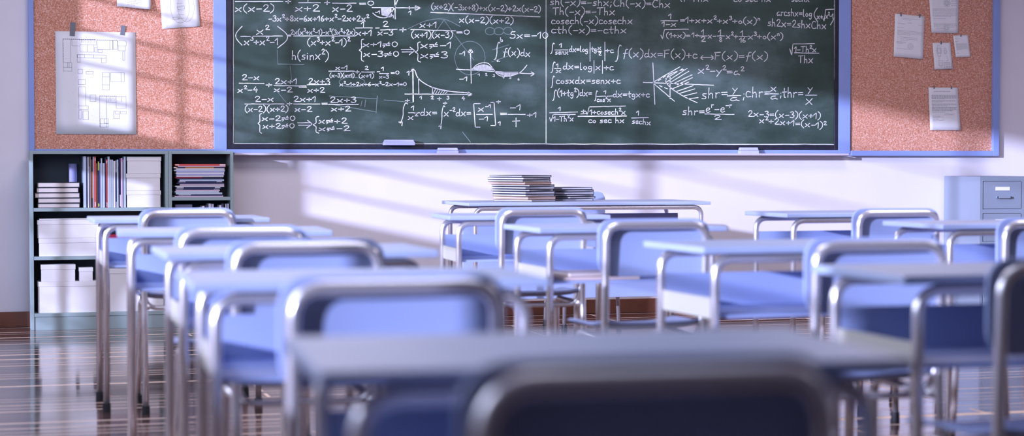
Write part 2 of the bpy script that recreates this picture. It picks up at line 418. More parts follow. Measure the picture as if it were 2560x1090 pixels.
def ribbon(bm, P, w, Yp, conv):
    """P in photo pixels -> flat raised ribbon lying on the plane y = Yp"""
    Q = [conv(p) for p in P]
    Q2 = [Q[0]]
    for q in Q[1:]:
        if (q-Q2[-1]).length > 1e-4: Q2.append(q)
    Q = Q2
    if len(Q) < 2: return
    Lf, Rt = [], []
    for i, q in enumerate(Q):
        t = (Q[min(i+1, len(Q)-1)]-Q[max(i-1, 0)]); t = t.normalized()
        n = Vector((-t.z, 0, t.x)); ww = w*(.82+.36*rnd.random())*.5
        e = -t*w*.4 if i == 0 else (t*w*.4 if i == len(Q)-1 else Vector((0, 0, 0)))
        a, b = q+e+n*ww, q+e-n*ww
        Lf.append(bm.verts.new((a.x, Yp, a.z))); Rt.append(bm.verts.new((b.x, Yp, b.z)))
    for i in range(len(Q)-1):
        bm.faces.new((Lf[i], Rt[i], Rt[i+1], Lf[i+1]))
conv_b = lambda p: at(p[0], p[1], YS)
PX = 11.8/4765     # metres per photo pixel on the board
def text(bm, s, x0, x1, yb, cap, w=1.9, y1=None):
    """one run of handwriting between x0 and x1 on baseline yb"""
    i = 0; items = []; cx = 0; sup = False
    while i < len(s):
        ch = s[i]
        if ch == '^': sup = True; i += 1; ch = s[i]
        g = G[ch]; sc = .62 if sup else 1.0; dy = .62 if sup else 0
        items.append((g, cx, sc, dy)); cx += (g[0]+.08)*sc; sup = False; i += 1
    tot = max(cx-.08, .1); sx = (x1-x0)/tot
    for g, ox, sc, dy in items:
        jy = rnd.uniform(-.03, .03)
        bl = yb if y1 is None else yb+(y1-yb)*ox/tot
        for st in g[1]:
            P = smooth(parse(st))
            ribbon(bm, [(x0+(ox+px*sc)*sx, bl-(py*sc+dy+jy)*cap) for px, py in P], w*PX, YS-.0012, conv_b)
def line(bm, pts, w=1.9, sm=False):
    P = [(pts[i], pts[i+1]) for i in range(0, len(pts), 2)]
    if sm: P = smooth(P, 6)
    elif len(P) == 2:
        (xa_, ya_), (xb_, yb_) = P; n = max(2, int(math.hypot(xb_-xa_, yb_-ya_)/9))
        P = [(xa_+(xb_-xa_)*k/n, ya_+(yb_-ya_)*k/n+(rnd.uniform(-.35, .35) if 0 < k < n else 0)) for k in range(n+1)]
    ribbon(bm, P, w*PX, YS-.0012, conv_b)
def integral(bm, x0, x1, y0, y1, w=1.9):
    line(bm, [x1, y0+2, x1-(x1-x0)*.25, y0, (x0+x1)/2, y0+(y1-y0)*.3, (x0+x1)/2-.5, y0+(y1-y0)*.65, x0+(x1-x0)*.25, y1-1, x0, y1], w, True)
def brace(bm, x0, x1, y0, y1):
    ym = (y0+y1)/2; xm = x0+(x1-x0)*.5
    line(bm, [x1, y0, xm, y0+3, xm, ym-5, x0, ym, xm, ym+5, xm, y1-4, x1, y1], 1.9, True)
def bigp(bm, x0, x1, y0, y1, right=False):
    a, b = (x0, x1) if right else (x1, x0)
    line(bm, [a, y0, b, y0+(y1-y0)*.35, b, y0+(y1-y0)*.65, a, y1], 1.9, True)
def arrow2(bm, x0, x1, y):
    line(bm, [x0, y-3, x1-6, y-3]); line(bm, [x0+2, y+3, x1-6, y+3]); line(bm, [x1-12, y-9, x1, y]); line(bm, [x1, y, x1-14, y+10])

FORM = []
def formula(fn): FORM.append(fn)
def T(*a, **k): return ('t', a, k)
def Ln(*a, **k): return ('l', a, k)
def draw(name, items):
    bm = nb()
    for kind, a, k in items:
        {'t': text, 'l': line, 'i': integral, 'b': brace, 'p': bigp, 'a': arrow2}[kind](bm, *a, **k)
    o = obj(name, bm, M['chalk']); under(o, cb); return o
def I(*a): return ('i', a, {})
def B(*a): return ('b', a, {})
def P(*a, **k): return ('p', a, k)
def A(*a): return ('a', a, {})
ln = lambda *p, **k: ('l', (list(p),), k)
cf = 'chalk_formula'
draw(cf, [ln(588, 4, 707, 4), T('x(x-2)', 588, 686, 29, 17), T('+', 714, 728, 10, 17), ln(746, 7, 801, 7), T('x+2', 738, 799, 28, 17), T('1', 766, 772, 4, 14),
          T('+', 811, 826, 13, 17), ln(831, 8, 890, 8), T('x-2', 831, 881, 29, 17), T('=0', 898, 935, 14, 12)])
draw(cf, [T('-3x^2+8x-6x+16+x^2-2x+2x^2', 671, 922, 53, 14)])
draw(cf, [P(591, 605, 66, 113), T('x^2', 641, 673, 86, 19), ln(602, 91, 706, 90), T('x^3+x^2-1', 610, 696, 112, 17), P(694, 716, 66, 120, right=True), T('=', 719, 728, 93, 11),
          T('2x(x^3+x^2-1)-x^2(3x^2+2x)', 727, 888, 86, 12, w=1.7), ln(734, 90, 888, 90), T('(x^3+x^2-1)^2', 768, 875, 113, 16)])
draw(cf, [T('1', 904, 911, 70, 18), ln(889, 70, 931, 70), T('x+1', 889, 930, 89, 15), T('-', 938, 949, 76, 15), T('2', 957, 971, 67, 14), ln(951, 75, 993, 73), T('x-3', 944, 983, 88, 14),
          T('+', 999, 1017, 82, 18), T('x+1', 1049, 1092, 69, 15), ln(1027, 74, 1139, 77), T('(x+1)(x-3)', 1028, 1132, 94, 15), T('=0', 1141, 1174, 86, 12)])
draw(cf, [B(898, 909, 98, 153), T('x+1#0', 907, 994, 117, 14), T('x-3#0', 909, 997, 141, 14), A(1003, 1037, 127), B(1038, 1051, 105, 155), T('x#-1', 1051, 1129, 120, 16), T('x#3', 1051, 1120, 145, 16)])
draw(cf, [T('h(sinx^2)', 729, 822, 149, 21)])
draw(cf, [T('x-1', 839, 869, 174, 11, w=1.6), ln(822, 178, 886, 178), T('(x-3)(x+1)', 824, 886, 193, 9.5, w=1.6), T('+', 888, 899, 185, 13, w=1.6), T('2', 912, 921, 174, 9, w=1.6), ln(904, 180, 936, 180),
          T('(x+1)', 897, 935, 194, 10, w=1.6), T('-', 942, 950, 184, 12), T('1', 954, 960, 177, 10), ln(949, 184, 972, 184), T('x-3', 948, 972, 196, 9, w=1.6), T('=0', 977, 998, 186, 9, w=1.6)])
draw(cf, [T('x^2-1+2x+6-x^2-2x-1=0', 849, 1016, 215, 9.5, w=1.6)])
draw(cf, [T('2-x', 605, 649, 200, 14), ln(598, 208, 660, 209), T('x^2-4', 594, 644, 231, 14), T('+', 665, 681, 219, 16), T('2x+1', 687, 743, 210, 14), ln(685, 214, 745, 215), T('x-2', 685, 731, 230, 13),
          T('=', 746, 768, 222, 14), T('2x+3', 771, 825, 210, 14), ln(768, 212, 825, 211), T('x+2', 769, 812, 231, 13)])
draw(cf, [T('2-x', 637, 685, 254, 14), ln(612, 260, 710, 260), T('(x-2)(x+2)', 612, 721, 279, 14), T('+', 718, 731, 265, 14), T('2x+1', 734, 790, 254, 14), ln(734, 260, 800, 260), T('x-2', 737, 780, 279, 13),
          T('=', 804, 820, 265, 13), T('2x+3', 825, 891, 256, 14), ln(821, 261, 896, 261), T('x+2', 828, 877, 278, 13)])
draw(cf, [B(645, 654, 284, 333), T('x-2#0', 655, 738, 302, 13), T('x+2#0', 657, 736, 321, 13), A(744, 781, 310), B(783, 797, 291, 333), T('x#+2', 797, 868, 309, 14), T('x#-2', 797, 875, 327, 13)])
draw('chalk_graph', [ln(930, 19, 1052, 20), ln(1038, 14, 1052, 20), ln(1052, 20, 1038, 26), ln(1038, 26, 1038, 14), ln(987, 0, 988, 47, w=2.6), ln(932, 33, 945, 42, 965, 44, 978, 32, 988, 14, 995, -2, sm=True, w=2.4),
          ln(1023, 16, 1023, 23), T('1', 1022, 1029, 37, 10), T('-1', 970, 985, 45, 8), T('-1', 938, 950, 34, 8)] + [ln(953+k*2.2, 20, 955+k*2.2, 41-abs(k-6)*.6, w=1.8) for k in range(12)])
draw(cf, [T('(x+2)(-3x+8)+x(x-2)+2x(x-2)', 1078, 1352, 23, 14, y1=30), ln(1077, 31, 1350, 42, w=2.2), T('x(x-2)(x+2)', 1148, 1284, 56, 15, y1=59)])
draw(cf, [T('5x=-10', 1275, 1370, 96, 17)])
draw(cf, [T('b', 1250, 1257, 104, 10, w=1.6), I(1235, 1250, 106, 148), T('a', 1242, 1249, 154, 7, w=1.6), T('f(x)dx', 1258, 1326, 138, 17, y1=142)])
sinp = [1179, 174, 1192, 162, 1207, 157, 1221, 159, 1232, 171, 1239, 181, 1249, 189, 1267, 191, 1284, 188, 1300, 181, 1309, 173, 1317, 163]
draw('chalk_graph', [ln(1176, 122, 1178, 208), ln(1170, 131, 1176, 122), ln(1176, 122, 1183, 131), ln(1183, 131, 1170, 131), ln(1141, 173, 1337, 185), ln(1328, 180, 1337, 185), ln(1337, 185, 1327, 190), ('l', (sinp,), {'sm': True}),
          T('-1', 1148, 1163, 139, 12), T('-1', 1148, 1169, 202, 11)] +
          [ln(1184+k*1.5, 175-k*.0, 1184+k*1.5, 171-9.5*math.sin(math.pi*(k+1)/34), w=1.2) for k in range(0, 33, 1)] +
          [ln(1242+k*2.0, 180, 1242+k*2.0, 181.5+8*math.sin(math.pi*(k+1)/28), w=1.3) for k in range(0, 27)] +
          [T(c, x, x+5, y, 6, w=1.3) for c, x, y in (('1', 1195, 190), ('2', 1213, 189), ('3', 1232, 192), ('4', 1256, 196), ('5', 1273, 197), ('6', 1294, 201))])
expc = [1038, 177, 1042, 190, 1052, 202, 1071, 214, 1089, 221, 1117, 227, 1141, 230, 1169, 232]
draw('chalk_graph', [ln(1032, 171, 1033, 254, w=3.2), ln(1027, 179, 1032, 170), ln(1032, 170, 1038, 179), ln(1012, 235, 1180, 236), ln(1170, 230, 1181, 236), ln(1181, 236, 1170, 240), ln(1170, 240, 1170, 230), ('l', (expc,), {'sm': True, 'w': 2.4}),
          ln(1046, 195, 1047, 234), ln(1081, 218, 1081, 234), T('1', 1018, 1024, 188, 11), T('1', 1050, 1055, 248, 8), T('2', 1077, 1084, 248, 8), T('+', 1093, 1104, 252, 14), T('3', 1117, 1123, 248, 8), T('4', 1154, 1162, 250, 9)] +
          [ln(1083+k*6, 234, 1089+k*6, 222+k*1.2, w=1.4) for k in range(6)])
draw(cf, [I(997, 1019, 258, 305), T('+', 1013, 1025, 256, 12), T('1', 1001, 1007, 314, 11), T('1', 1029, 1036, 276, 12), ln(1021, 282, 1049, 282), T('x^2', 1020, 1044, 299, 14), T('dx=', 1051, 1093, 289, 17),
          I(1098, 1112, 265, 315), T('+', 1108, 1118, 262, 11), T('1', 1098, 1104, 322, 10), T('x^-^2dx=', 1110, 1178, 290, 17), ln(1200, 259, 1184, 259), ln(1184, 259, 1188, 318, w=2.2), ln(1188, 318, 1200, 318), T('x^-^1', 1195, 1227, 279, 15), ln(1191, 286, 1231, 286),
          T('-1', 1197, 1221, 302, 12), ln(1227, 256, 1235, 256), ln(1235, 256, 1239, 314, w=2.2), ln(1239, 314, 1227, 314), T('+', 1241, 1252, 259, 12), T('1', 1246, 1252, 313, 10), T('=', 1250, 1269, 290, 14), T('-1', 1274, 1303, 275, 14),
          ln(1270, 286, 1313, 286), ln(1290, 295, 1290, 317), ln(1281, 303, 1299, 302), T('+1', 1318, 1342, 293, 13)])
draw(cf, [T('sh(-x)=-shx;Ch(-x)=Chx', 1375, 1676, 12, 18, y1=19)])
draw(cf, [T('Th(-x)=-Thx', 1382, 1538, 37, 18)])
draw(cf, [T('cosech(-x)cosechx', 1378, 1582, 60, 17)])
draw(cf, [T('cth(-x)=-cthx', 1378, 1567, 83, 17)])
draw(cf, [ln(1697, -6, 1704, 4), T('1-Thx', 1706, 1772, 4, 14), T('co sec hx', 1834, 1928, 4, 15), T('sechx', 1979, 2024, 4, 14)])
draw(cf, [T('1', 1672, 1679, 47, 13), ln(1652, 52, 1694, 52), T('1-x', 1655, 1691, 66, 13), T('=1+x+x^2+x^3+o(x)^n', 1700, 1900, 57, 15, y1=60)])
draw(cf, [ln(1652, 88, 1656, 98), ln(1656, 98, 1661, 74), ln(1661, 74, 1721, 73), T('(1+x)=', 1665, 1726, 94, 12), T('1+', 1730, 1748, 93, 12), T('1', 1754, 1760, 88, 14), ln(1747, 90, 1768, 90), T('2', 1752, 1764, 104, 12),
          T('x-', 1770, 1790, 96, 14), T('1', 1797, 1803, 88, 14), ln(1793, 90, 1811, 90), T('8', 1798, 1805, 104, 11), T('x^2+', 1815, 1845, 97, 14), T('1', 1852, 1858, 89, 13), ln(1847, 91, 1869, 92), T('16', 1849, 1864, 106, 12), T('x^3+o(x^n)', 1870, 1958, 98, 15)])
draw(cf, [I(1376, 1386, 108, 134), T('1', 1399, 1405, 118, 10), ln(1387, 125, 1420, 125), T('senx', 1388, 1421, 136, 12), T('dx=log', 1423, 1470, 130, 14), ln(1475, 106, 1475, 153), T('tg', 1478, 1492, 129, 12), T('x', 1494, 1503, 124, 10), ln(1494, 128, 1504, 128),
          T('2', 1496, 1503, 138, 8), ln(1512, 105, 1512, 152), T('+c', 1514, 1534, 132, 13)])
draw(cf, [I(1538, 1553, 113, 153), T('f(x)dx=F(x)+c', 1557, 1743, 142, 19, y1=146), ln(1750, 144, 1785, 144), ln(1757, 139, 1750, 144), ln(1750, 144, 1757, 149), ln(1778, 139, 1785, 144), ln(1785, 144, 1778, 149), T('F(x)=f(x)', 1786, 1920, 149, 18)])
draw(cf, [I(1377, 1388, 155, 181), T('1', 1391, 1396, 168, 9), ln(1386, 171, 1402, 171), T('x', 1390, 1404, 182, 12), T('dx=log|x|+c', 1407, 1534, 173, 16, y1=176)])
draw(cf, [I(1377, 1386, 190, 219), T('cosxdx=senx+c', 1390, 1551, 209, 16)])
draw(cf, [I(1381, 1391, 225, 251), T('(1+tg^2)dx=', 1393, 1480, 240, 16), I(1486, 1494, 227, 252), T('1', 1510, 1516, 235, 9), ln(1492, 241, 1530, 240), T('cos^2x', 1492, 1527, 254, 11), T('dx=tgx+c', 1532, 1624, 243, 15)])
draw(cf, [T('1', 1396, 1402, 277, 10), ln(1374, 282, 1444, 280), ln(1374, 294, 1377, 305), ln(1377, 305, 1383, 286), ln(1383, 286, 1438, 286), T('1-Th^2x', 1384, 1434, 303, 13), T('+', 1453, 1465, 283, 13), ln(1452, 285, 1465, 284),
          ln(1465, 279, 1468, 287), ln(1468, 287, 1473, 267), ln(1473, 267, 1564, 265), T('1+cosech^2x', 1475, 1564, 286, 13), ln(1445, 291, 1566, 290, w=2.4), T('co sec hx', 1471, 1561, 307, 13), T('1', 1592, 1598, 288, 12), ln(1579, 295, 1621, 294), T('sechx', 1580, 1627, 309, 13, y1=313)])
hat = [(1666, 205, 1718, 171), (1673, 208, 1722, 178), (1684, 209, 1730, 187), (1693, 212, 1731, 194), (1681, 222, 1722, 205), (1690, 229, 1733, 214), (1698, 234, 1737, 222), (1709, 240, 1742, 232), (1720, 247, 1745, 244), (1664, 196, 1706, 172)]
draw('chalk_graph', [ln(1632, 157, 1637, 261), ln(1608, 206, 1784, 213), ln(1632, 206, 1700, 167), ln(1632, 207, 1686, 253), ln(1709, 174, 1675, 185, 1665, 199, 1667, 209, 1681, 223, 1709, 241, 1743, 257, sm=True), ln(1675, 180, 1675, 247), ln(1645, 202, 1652, 198), ln(1658, 194, 1664, 190), ln(1648, 214, 1655, 217), ln(1661, 219, 1669, 222)] +
          [('l', (list(h),), {}) for h in hat])
draw(cf, [T('x^2-y^2=a^2', 1745, 1860, 184, 18, y1=189)])
draw(cf, [T('shr=', 1754, 1820, 247, 25, y1=243), T('y', 1831, 1843, 231, 17), ln(1818, 240, 1852, 239), T('a', 1825, 1848, 252, 16), T(';', 1857, 1863, 247, 22), T('chr=', 1864, 1926, 243, 25), T('x', 1926, 1942, 228, 18), ln(1913, 234, 1946, 235), T('a', 1926, 1944, 248, 15),
          T(';', 1950, 1955, 243, 18), T('thr=', 1956, 2008, 243, 24), T('y', 2019, 2031, 229, 17), ln(2014, 238, 2042, 238), T('x', 2014, 2033, 261, 25)])
draw(cf, [T('shr=', 1706, 1762, 287, 19), T('e^r-e^-^r', 1764, 1829, 281, 20), ln(1762, 285, 1835, 286), T('2', 1785, 1803, 299, 11)])
draw(cf, [T('2x-3=(x-3)(x+1)', 1870, 2052, 291, 15, y1=297)])
draw(cf, [T('x^2+2x+1=(x-1)^2', 1898, 2066, 308, 15, y1=322)])
draw(cf, [T('arcshx=log', 1942, 2030, 39, 17, y1=42), P(2036, 2043, 20, 53), T('x+', 2042, 2057, 47, 13), ln(2057, 46, 2060, 53), ln(2060, 53, 2064, 24), ln(2064, 24, 2088, 23), T('x^2-1', 2064, 2083, 46, 13), ln(2085, 14, 2088, 26, 2085, 45, 2076, 62, sm=True)])
draw(cf, [T('sh2x=2shxChx', 1919, 2066, 65, 18, y1=73)])
draw(cf, [ln(1974, 122, 1979, 139), ln(1979, 139, 1982, 110), ln(1982, 110, 2036, 109), T('1-Th^2x', 1986, 2041, 130, 14), ln(1986, 132, 2047, 133), T('Thx', 1996, 2033, 157, 18)])
# seam and dusty edge lines
sm_ = nb()
def seamline(pts, w):
    Pp = [(pts[i], pts[i+1]) for i in range(0, len(pts), 2)]; ribbon(sm_, Pp, w*PX, YS-.0008, conv_b)
seamline([1365, -20, 1365, 361], 1.8)
n = 60
seamline(sum([[583+(2086-583)*k/n, 359.2+1.6*k/n+rnd.uniform(-.5, .5)] for k in range(n+1)], []), 2.2)
seamline(sum([[583.5+rnd.uniform(-.3, .3), -20+379*k/20] for k in range(21)], []), 1.6)
seamline(sum([[2085.6+rnd.uniform(-.3, .3), -20+380*k/20] for k in range(21)], []), 1.4)
under(obj('chalk_edge_lines', sm_, M['chalk']), cb)
# half-wiped older drawings
def fl(pts, w=1.3, sm=True):
    fa = nb(); Pp = [(pts[i], pts[i+1]) for i in range(0, len(pts), 2)]
    if sm: Pp = smooth(Pp, 5)
    ribbon(fa, Pp, w*PX, YS-.0007, conv_b)
    under(obj('wiped_chalk_mark', fa, M['chalk_faint']), cb)
def circ(cx, cy, rx, ry, w=1.2): fl(sum([[cx+rx*math.cos(2*math.pi*k/14), cy+ry*math.sin(2*math.pi*k/14)] for k in range(15)], []), w)
circ(1175, 145, 38, 42); circ(1225, 78, 12, 9); circ(1247, 78, 12, 9); circ(1270, 77, 11, 9)
fl([693, 125, 694, 160, 760, 161], 1.2, False); fl([823, 240, 942, 247], 1.2, False); fl([823, 260, 942, 280], 1.2, False); fl([943, 240, 940, 283], 1.6, False)
fl([905, 252, 902, 266], 1.6, False); fl([914, 250, 912, 267], 1.6, False); fl([1110, 50, 1143, 96, 1185, 150], 1.1); fl([1110, 50, 1075, 100], 1.1)
fl([1020, 72, 1065, 52, 1110, 48, 1150, 66], 1.2); fl([690, 225, 720, 262], 1.1, False); fl([960, 250, 1032, 256], 1.2, False); circ(880, 205, 32, 12, 1.1)
fl([1156, 330, 1176, 355], 1.6, False); fl([1230, 125, 1272, 112], 1.2, False); fl([1229, 155, 1270, 140], 1.1, False); fl([725, 165, 730, 205], 1.1, False)

# erasers
def eraser(px0, px1, py0, py1, Y0, Y1, label):
    x0, x1 = ax(px0, Y0), ax(px1, Y0); z0, z1 = az(px0, py1, Y0), az(px0, py0, Y0); c = (x0+x1)/2
    t = empty('eraser', (c, (Y0+Y1)/2, z0), 0, label, 'eraser', 'board erasers')
    h = z1-z0; w2 = (x1-x0)/2; d2 = (Y1-Y0)/2
    a = nb(); box(a, -w2, w2, -d2, d2, 0, h*.55); obj('felt_pad', a, M['eraser'], t, bevel=.003)
    b = nb(); box(b, -w2*.98, w2*.98, -d2*.9, d2*.9, h*.55, h)
    for v_ in b.verts:
        if v_.co.z > h*.9: v_.co.x *= .93; v_.co.y *= .85
    obj('grip', b, M['eraser'], t, bevel=.004); return t
eraser(960, 1038, 349, 363, YB-.042, YB-.001, 'long lavender board eraser stuck to the lower edge of the chalkboard')
eraser(1095, 1147, 369.5, 386, W-.085, W-.045, 'lavender eraser standing on the chalk tray, left one of the two on the tray')
eraser(1850, 1898, 368.5, 386, W-.085, W-.045, 'blue eraser standing on the chalk tray near its right end')

# ------------------------------------------------------------------ papers on the corkboards
YP = W-.0215
def paper(name, c, label, ink, tapes=(), curl=.006, group='sheets on the notice boards', inkm='ink'):
    """c: four corners in photo px (tl, tr, br, bl)"""
    ctr = at(sum(p[0] for p in c)/4, sum(p[1] for p in c)/4, YP)
    t = empty(name, (ctr.x, YP, ctr.z), 0, label, 'paper', group)
    def pt(u, v, off=0):
        a = Vector(c[0])*(1-u)+Vector(c[1])*u; b = Vector(c[3])*(1-u)+Vector(c[2])*u; q = a*(1-v)+b*v
        w_ = at(q.x, q.y, YP); y = -.0015 - curl*(v**2)*(.4+.6*u) - off
        return Vector((w_.x-ctr.x, y, w_.z-ctr.z))
    bm = nb(); n_ = 8
    F_ = [[bm.verts.new(pt(i/n_, j/n_, .0004)) for i in range(n_+1)] for j in range(n_+1)]
    K = [[bm.verts.new(pt(i/n_, j/n_, -.0002)) for i in range(n_+1)] for j in range(n_+1)]
    for j in range(n_):
        for i in range(n_):
            bm.faces.new((F_[j][i], F_[j][i+1], F_[j+1][i+1], F_[j+1][i])); bm.faces.new((K[j][i], K[j+1][i], K[j+1][i+1], K[j][i+1]))
        bm.faces.new((F_[j][0], F_[j+1][0], K[j+1][0], K[j][0])); bm.faces.new((F_[j][n_], K[j][n_], K[j+1][n_], F_[j+1][n_]))
        bm.faces.new((F_[0][j], K[0][j], K[0][j+1], F_[0][j+1])); bm.faces.new((F_[n_][j], F_[n_][j+1], K[n_][j+1], K[n_][j]))
    obj('sheet', bm, M['paper'], t, smooth=True)
    if ink:
        bm = nb()
        for (u0, v0, u1, v1, w) in ink:
            a, b = pt(u0, v0, .0008), pt(u1, v1, .0008); d = (b-a)
            if d.length < 1e-5: continue
            d.normalize(); nn = Vector((-d.z, 0, d.x))*w*.5
            bm.faces.new([bm.verts.new(q) for q in (a+nn, a-nn, b-nn, b+nn)])
        obj('printing', bm, M[inkm], t)
    for (px0, py0, px1, py1, wpx) in tapes:
        a, b = at(px0, py0, YP-.003), at(px1, py1, YP-.003); d = (b-a).normalized(); nn = Vector((-d.z, 0, d.x))*wpx*PX*.5
        q = [a+nn, a-nn, b-nn, b+nn]; bm = nb()
        f_ = [bm.verts.new((p.x-ctr.x, -.0035, p.z-ctr.z)) for p in q]; k_ = [bm.verts.new((p.x-ctr.x, -.0005, p.z-ctr.z)) for p in q]
        bm.faces.new(f_); bm.faces.new(k_[::-1])
        for i in range(4): bm.faces.new((f_[i], k_[i], k_[(i+1) % 4], f_[(i+1) % 4]))
        obj('tape', bm, M['tape'], t)
    return t
def rows(v0, v1, n, u0=.1, u1=.9, w=.0011, words=True):
    out = []
    for k in range(n):
        v = v0+(v1-v0)*(k/(n-1) if n > 1 else 0); u = u0
        end = u1 if k < n-1 else u0+(u1-u0)*rnd.uniform(.4, .9)
        while u < end:
            l = rnd.uniform(.03, .10); out.append((u, v, min(u+l, end), v, w)); u += l+.014
    return out
def ring(cu, cv, ru, rv, w=.0008, n=16):
    return [(cu+ru*math.cos(2*math.pi*k/n), cv+rv*math.sin(2*math.pi*k/n), cu+ru*math.cos(2*math.pi*(k+1)/n), cv+rv*math.sin(2*math.pi*(k+1)/n), w) for k in range(n)]
def rect(u0, v0, u1, v1, w=.0011): return [(u0, v0, u1, v0, w), (u1, v0, u1, v1, w), (u1, v1, u0, v1, w), (u0, v1, u0, v0, w)]
# floor plan: crop coordinates (scale 2.725) of the sheet area
def fp(x0, y0, x1, y1): return ((x0-377)/547, (y0-212)/702, (x1-377)/547, (y1-212)/702)
plan = []
for r_ in ((428,265,480,425),(430,425,488,458),(430,458,488,484),(458,425,470,458),(545,268,655,302),(545,302,640,352),(598,302,598,352),(662,268,748,332),(662,268,768,332),(770,268,800,330),(803,272,860,306),(805,306,855,340),(525,370,545,422),(527,370,722,392),(690,392,722,424),(575,370,638,392),
           (695,490,743,610),(695,520,743,575),(752,490,845,552),(822,490,845,552),(533,590,580,720),(533,720,597,745),(560,755,598,815),(532,752,552,810),(610,645,650,690),(675,652,722,866),(677,808,732,866),(705,808,732,840),(788,652,855,736),(825,652,825,690),(722,652,788,694),(770,755,808,806),(817,755,855,774),(532,540,580,575),(780,755,808,775),(530,470,560,500),(585,484,632,502),(675,842,732,866),(490,265,545,310),(836,345,850,405),(645,320,662,352),(668,335,697,355)):
    plan += rect(*fp(*r_), w=.0013)
for k in range(10): plan.append((*fp(555+k*10, 268, 555+k*10, 290), .001))
for k in range(14): plan.append((*fp(428, 275+k*11, 433, 275+k*11), .003))
for k in range(7): plan.append((*fp(735+k*8, 660, 735+k*8, 660+rnd.uniform(10, 35)), .001))
for k in range(60):
    a, b = rnd.uniform(430, 860), rnd.uniform(265, 860); plan.append((*fp(a, b, a+rnd.uniform(1, 4), b), .0012))
for a, b, c_ in ((428, 265, 655), (662, 268, 800), (675, 652, 790)):
    x = a
    while x < c_: plan.append((*fp(x, b, min(x+8, c_), b), .0032)); x += 14
paper('floor_plan_sheet', [(138, 78), (338.5, 81), (341, 336), (140.5, 335)], 'large white sheet with a building floor plan, held by two grey tapes', plan, [(182.5, 56, 180.5, 90, 12), (309, 64, 306, 88, 11)], curl=.004)
paper('paper_sheet', [(294, -70), (380, -63), (375, 25), (291.5, 16)], 'white typed sheet cut by the top edge, directly above the floor plan', rows(.72, .92, 5, .3, .75, .0012), [], curl=.03)
flow = ring(.5, .62, .25, .3, .0009) + ring(.66, .62, .22, .28, .0009) + rows(.55, .9, 6, .42, .6) + rect(.44, .6, .62, .66) + rect(.3, .8, .46, .84)
paper('paper_sheet', [(396, -62), (491, -69), (500, 66), (405.5, 72.5)], 'white sheet with a faint curved flow diagram beside the chalkboard frame', flow, [], curl=.006)
sc6 = lambda x, y: (2080+x/2.477, y/2.477)
p = paper('paper_sheet', [sc6(390, 84), sc6(572, 103), sc6(560, 367), sc6(380, 350)], 'typed letter with a round blue stamp, leftmost sheet on the right cork board', rows(.09, .12, 2, .25, .85, .001)+rows(.19, .19, 1, .45, .6, .0014)+[(.1, .22, .35, .22, .0012), (.8, .22, .92, .22, .0012)]+rows(.31, .31, 1, .1, .45)+rows(.38, .47, 4, .1, .95)+rows(.53, .6, 3, .2, .8)+rows(.64, .68, 3, .08, .4)+rows(.8, .8, 1, .08, .9)+ring(.56, .73, .1, .075)+ring(.56, .73, .07, .05)+ring(.56, .73, .03, .022), [(2252.6, 31, 2252.8, 41, 4), (2299.5, 34.5, 2299, 44, 4)])
p = paper('paper_sheet', [(2321, -26), (2397, -26), sc6(777, 207), sc6(615, 203)], 'printed certificate with two round seals, topmost sheet on the right cork board', ring(.6, .31, .11, .09, .0012)+ring(.6, .31, .07, .055, .002)+ring(.6, .31, .03, .03, .002)+rows(.2, .36, 5, .75, .97)+rows(.44, .62, 8, .08, .95)+rows(.67, .67, 1, .1, .6)+rows(.78, .86, 4, .1, .95)+rows(.86, .9, 2, .2, .85)+ring(.56, .88, .1, .075)+ring(.56, .88, .06, .045, .0012), [])
p = paper('paper_sheet', [sc6(622, 266), sc6(732, 264), sc6(745, 427), sc6(634, 431)], 'small engineering drawing sheet with a table in its corner, below the certificate', sum([rect(*q) for q in ((.25, .1, .4, .5), (.2, .2, .45, .4), (.62, .2, .72, .42), (.25, .68, .48, .85), (.3, .75, .42, .9), (.55, .78, .95, .97), (.55, .84, .95, .9), (.7, .78, .7, .97), (.82, .78, .82, .97))], [])+ring(.67, .33, .08, .06)+ring(.32, .3, .1, .07)+rows(.74, .74, 1, .55, .95, .0016)+[(.72, .5, .8, .66, .001), (.8, .66, .66, .7, .001), (.3, .5, .3, .68, .001)], [(2353.4, 103, 2352.6, 111, 4)])
p = paper('paper_sheet', [sc6(750, 220), sc6(842, 218), sc6(854, 352), sc6(765, 355)], 'smallest greyish typed note, right of the engineering drawing', rows(.13, .13, 1, .08, .5)+rows(.27, .3, 2, .1, .3)+rows(.38, .66, 9, .12, .88)+rows(.82, .82, 1, .1, .5), [(2402.6, 86, 2402.4, 92, 3.6)])
p = paper('paper_sheet', [sc6(597, 542), sc6(778, 543), sc6(790, 806), sc6(605, 805)], 'typed page with signatures, lowest sheet on the right cork board', rows(.09, .09, 1, .18, .82, .0024)+rows(.18, .27, 6, .09, .94, .0016)+rows(.30, .34, 3, .09, .9, .0014)+rows(.385, .43, 3, .09, .92, .0016)+rows(.465, .545, 5, .09, .92, .0018)+rows(.58, .58, 1, .1, .65, .0014)+[(.5, .62, .62, .60, .001), (.62, .60, .7, .63, .001), (.7, .63, .84, .605, .001), (.5, .64, .84, .64, .0008)]+rows(.67, .71, 3, .1, .35)+[(.3, .70, .48, .69, .001), (.3, .78, .5, .76, .001)]+rows(.74, .79, 3, .1, .3), [(2335.6, 215, 2335.4, 222, 3.4), (2378.8, 215, 2378.6, 222, 3.4)], curl=.014)

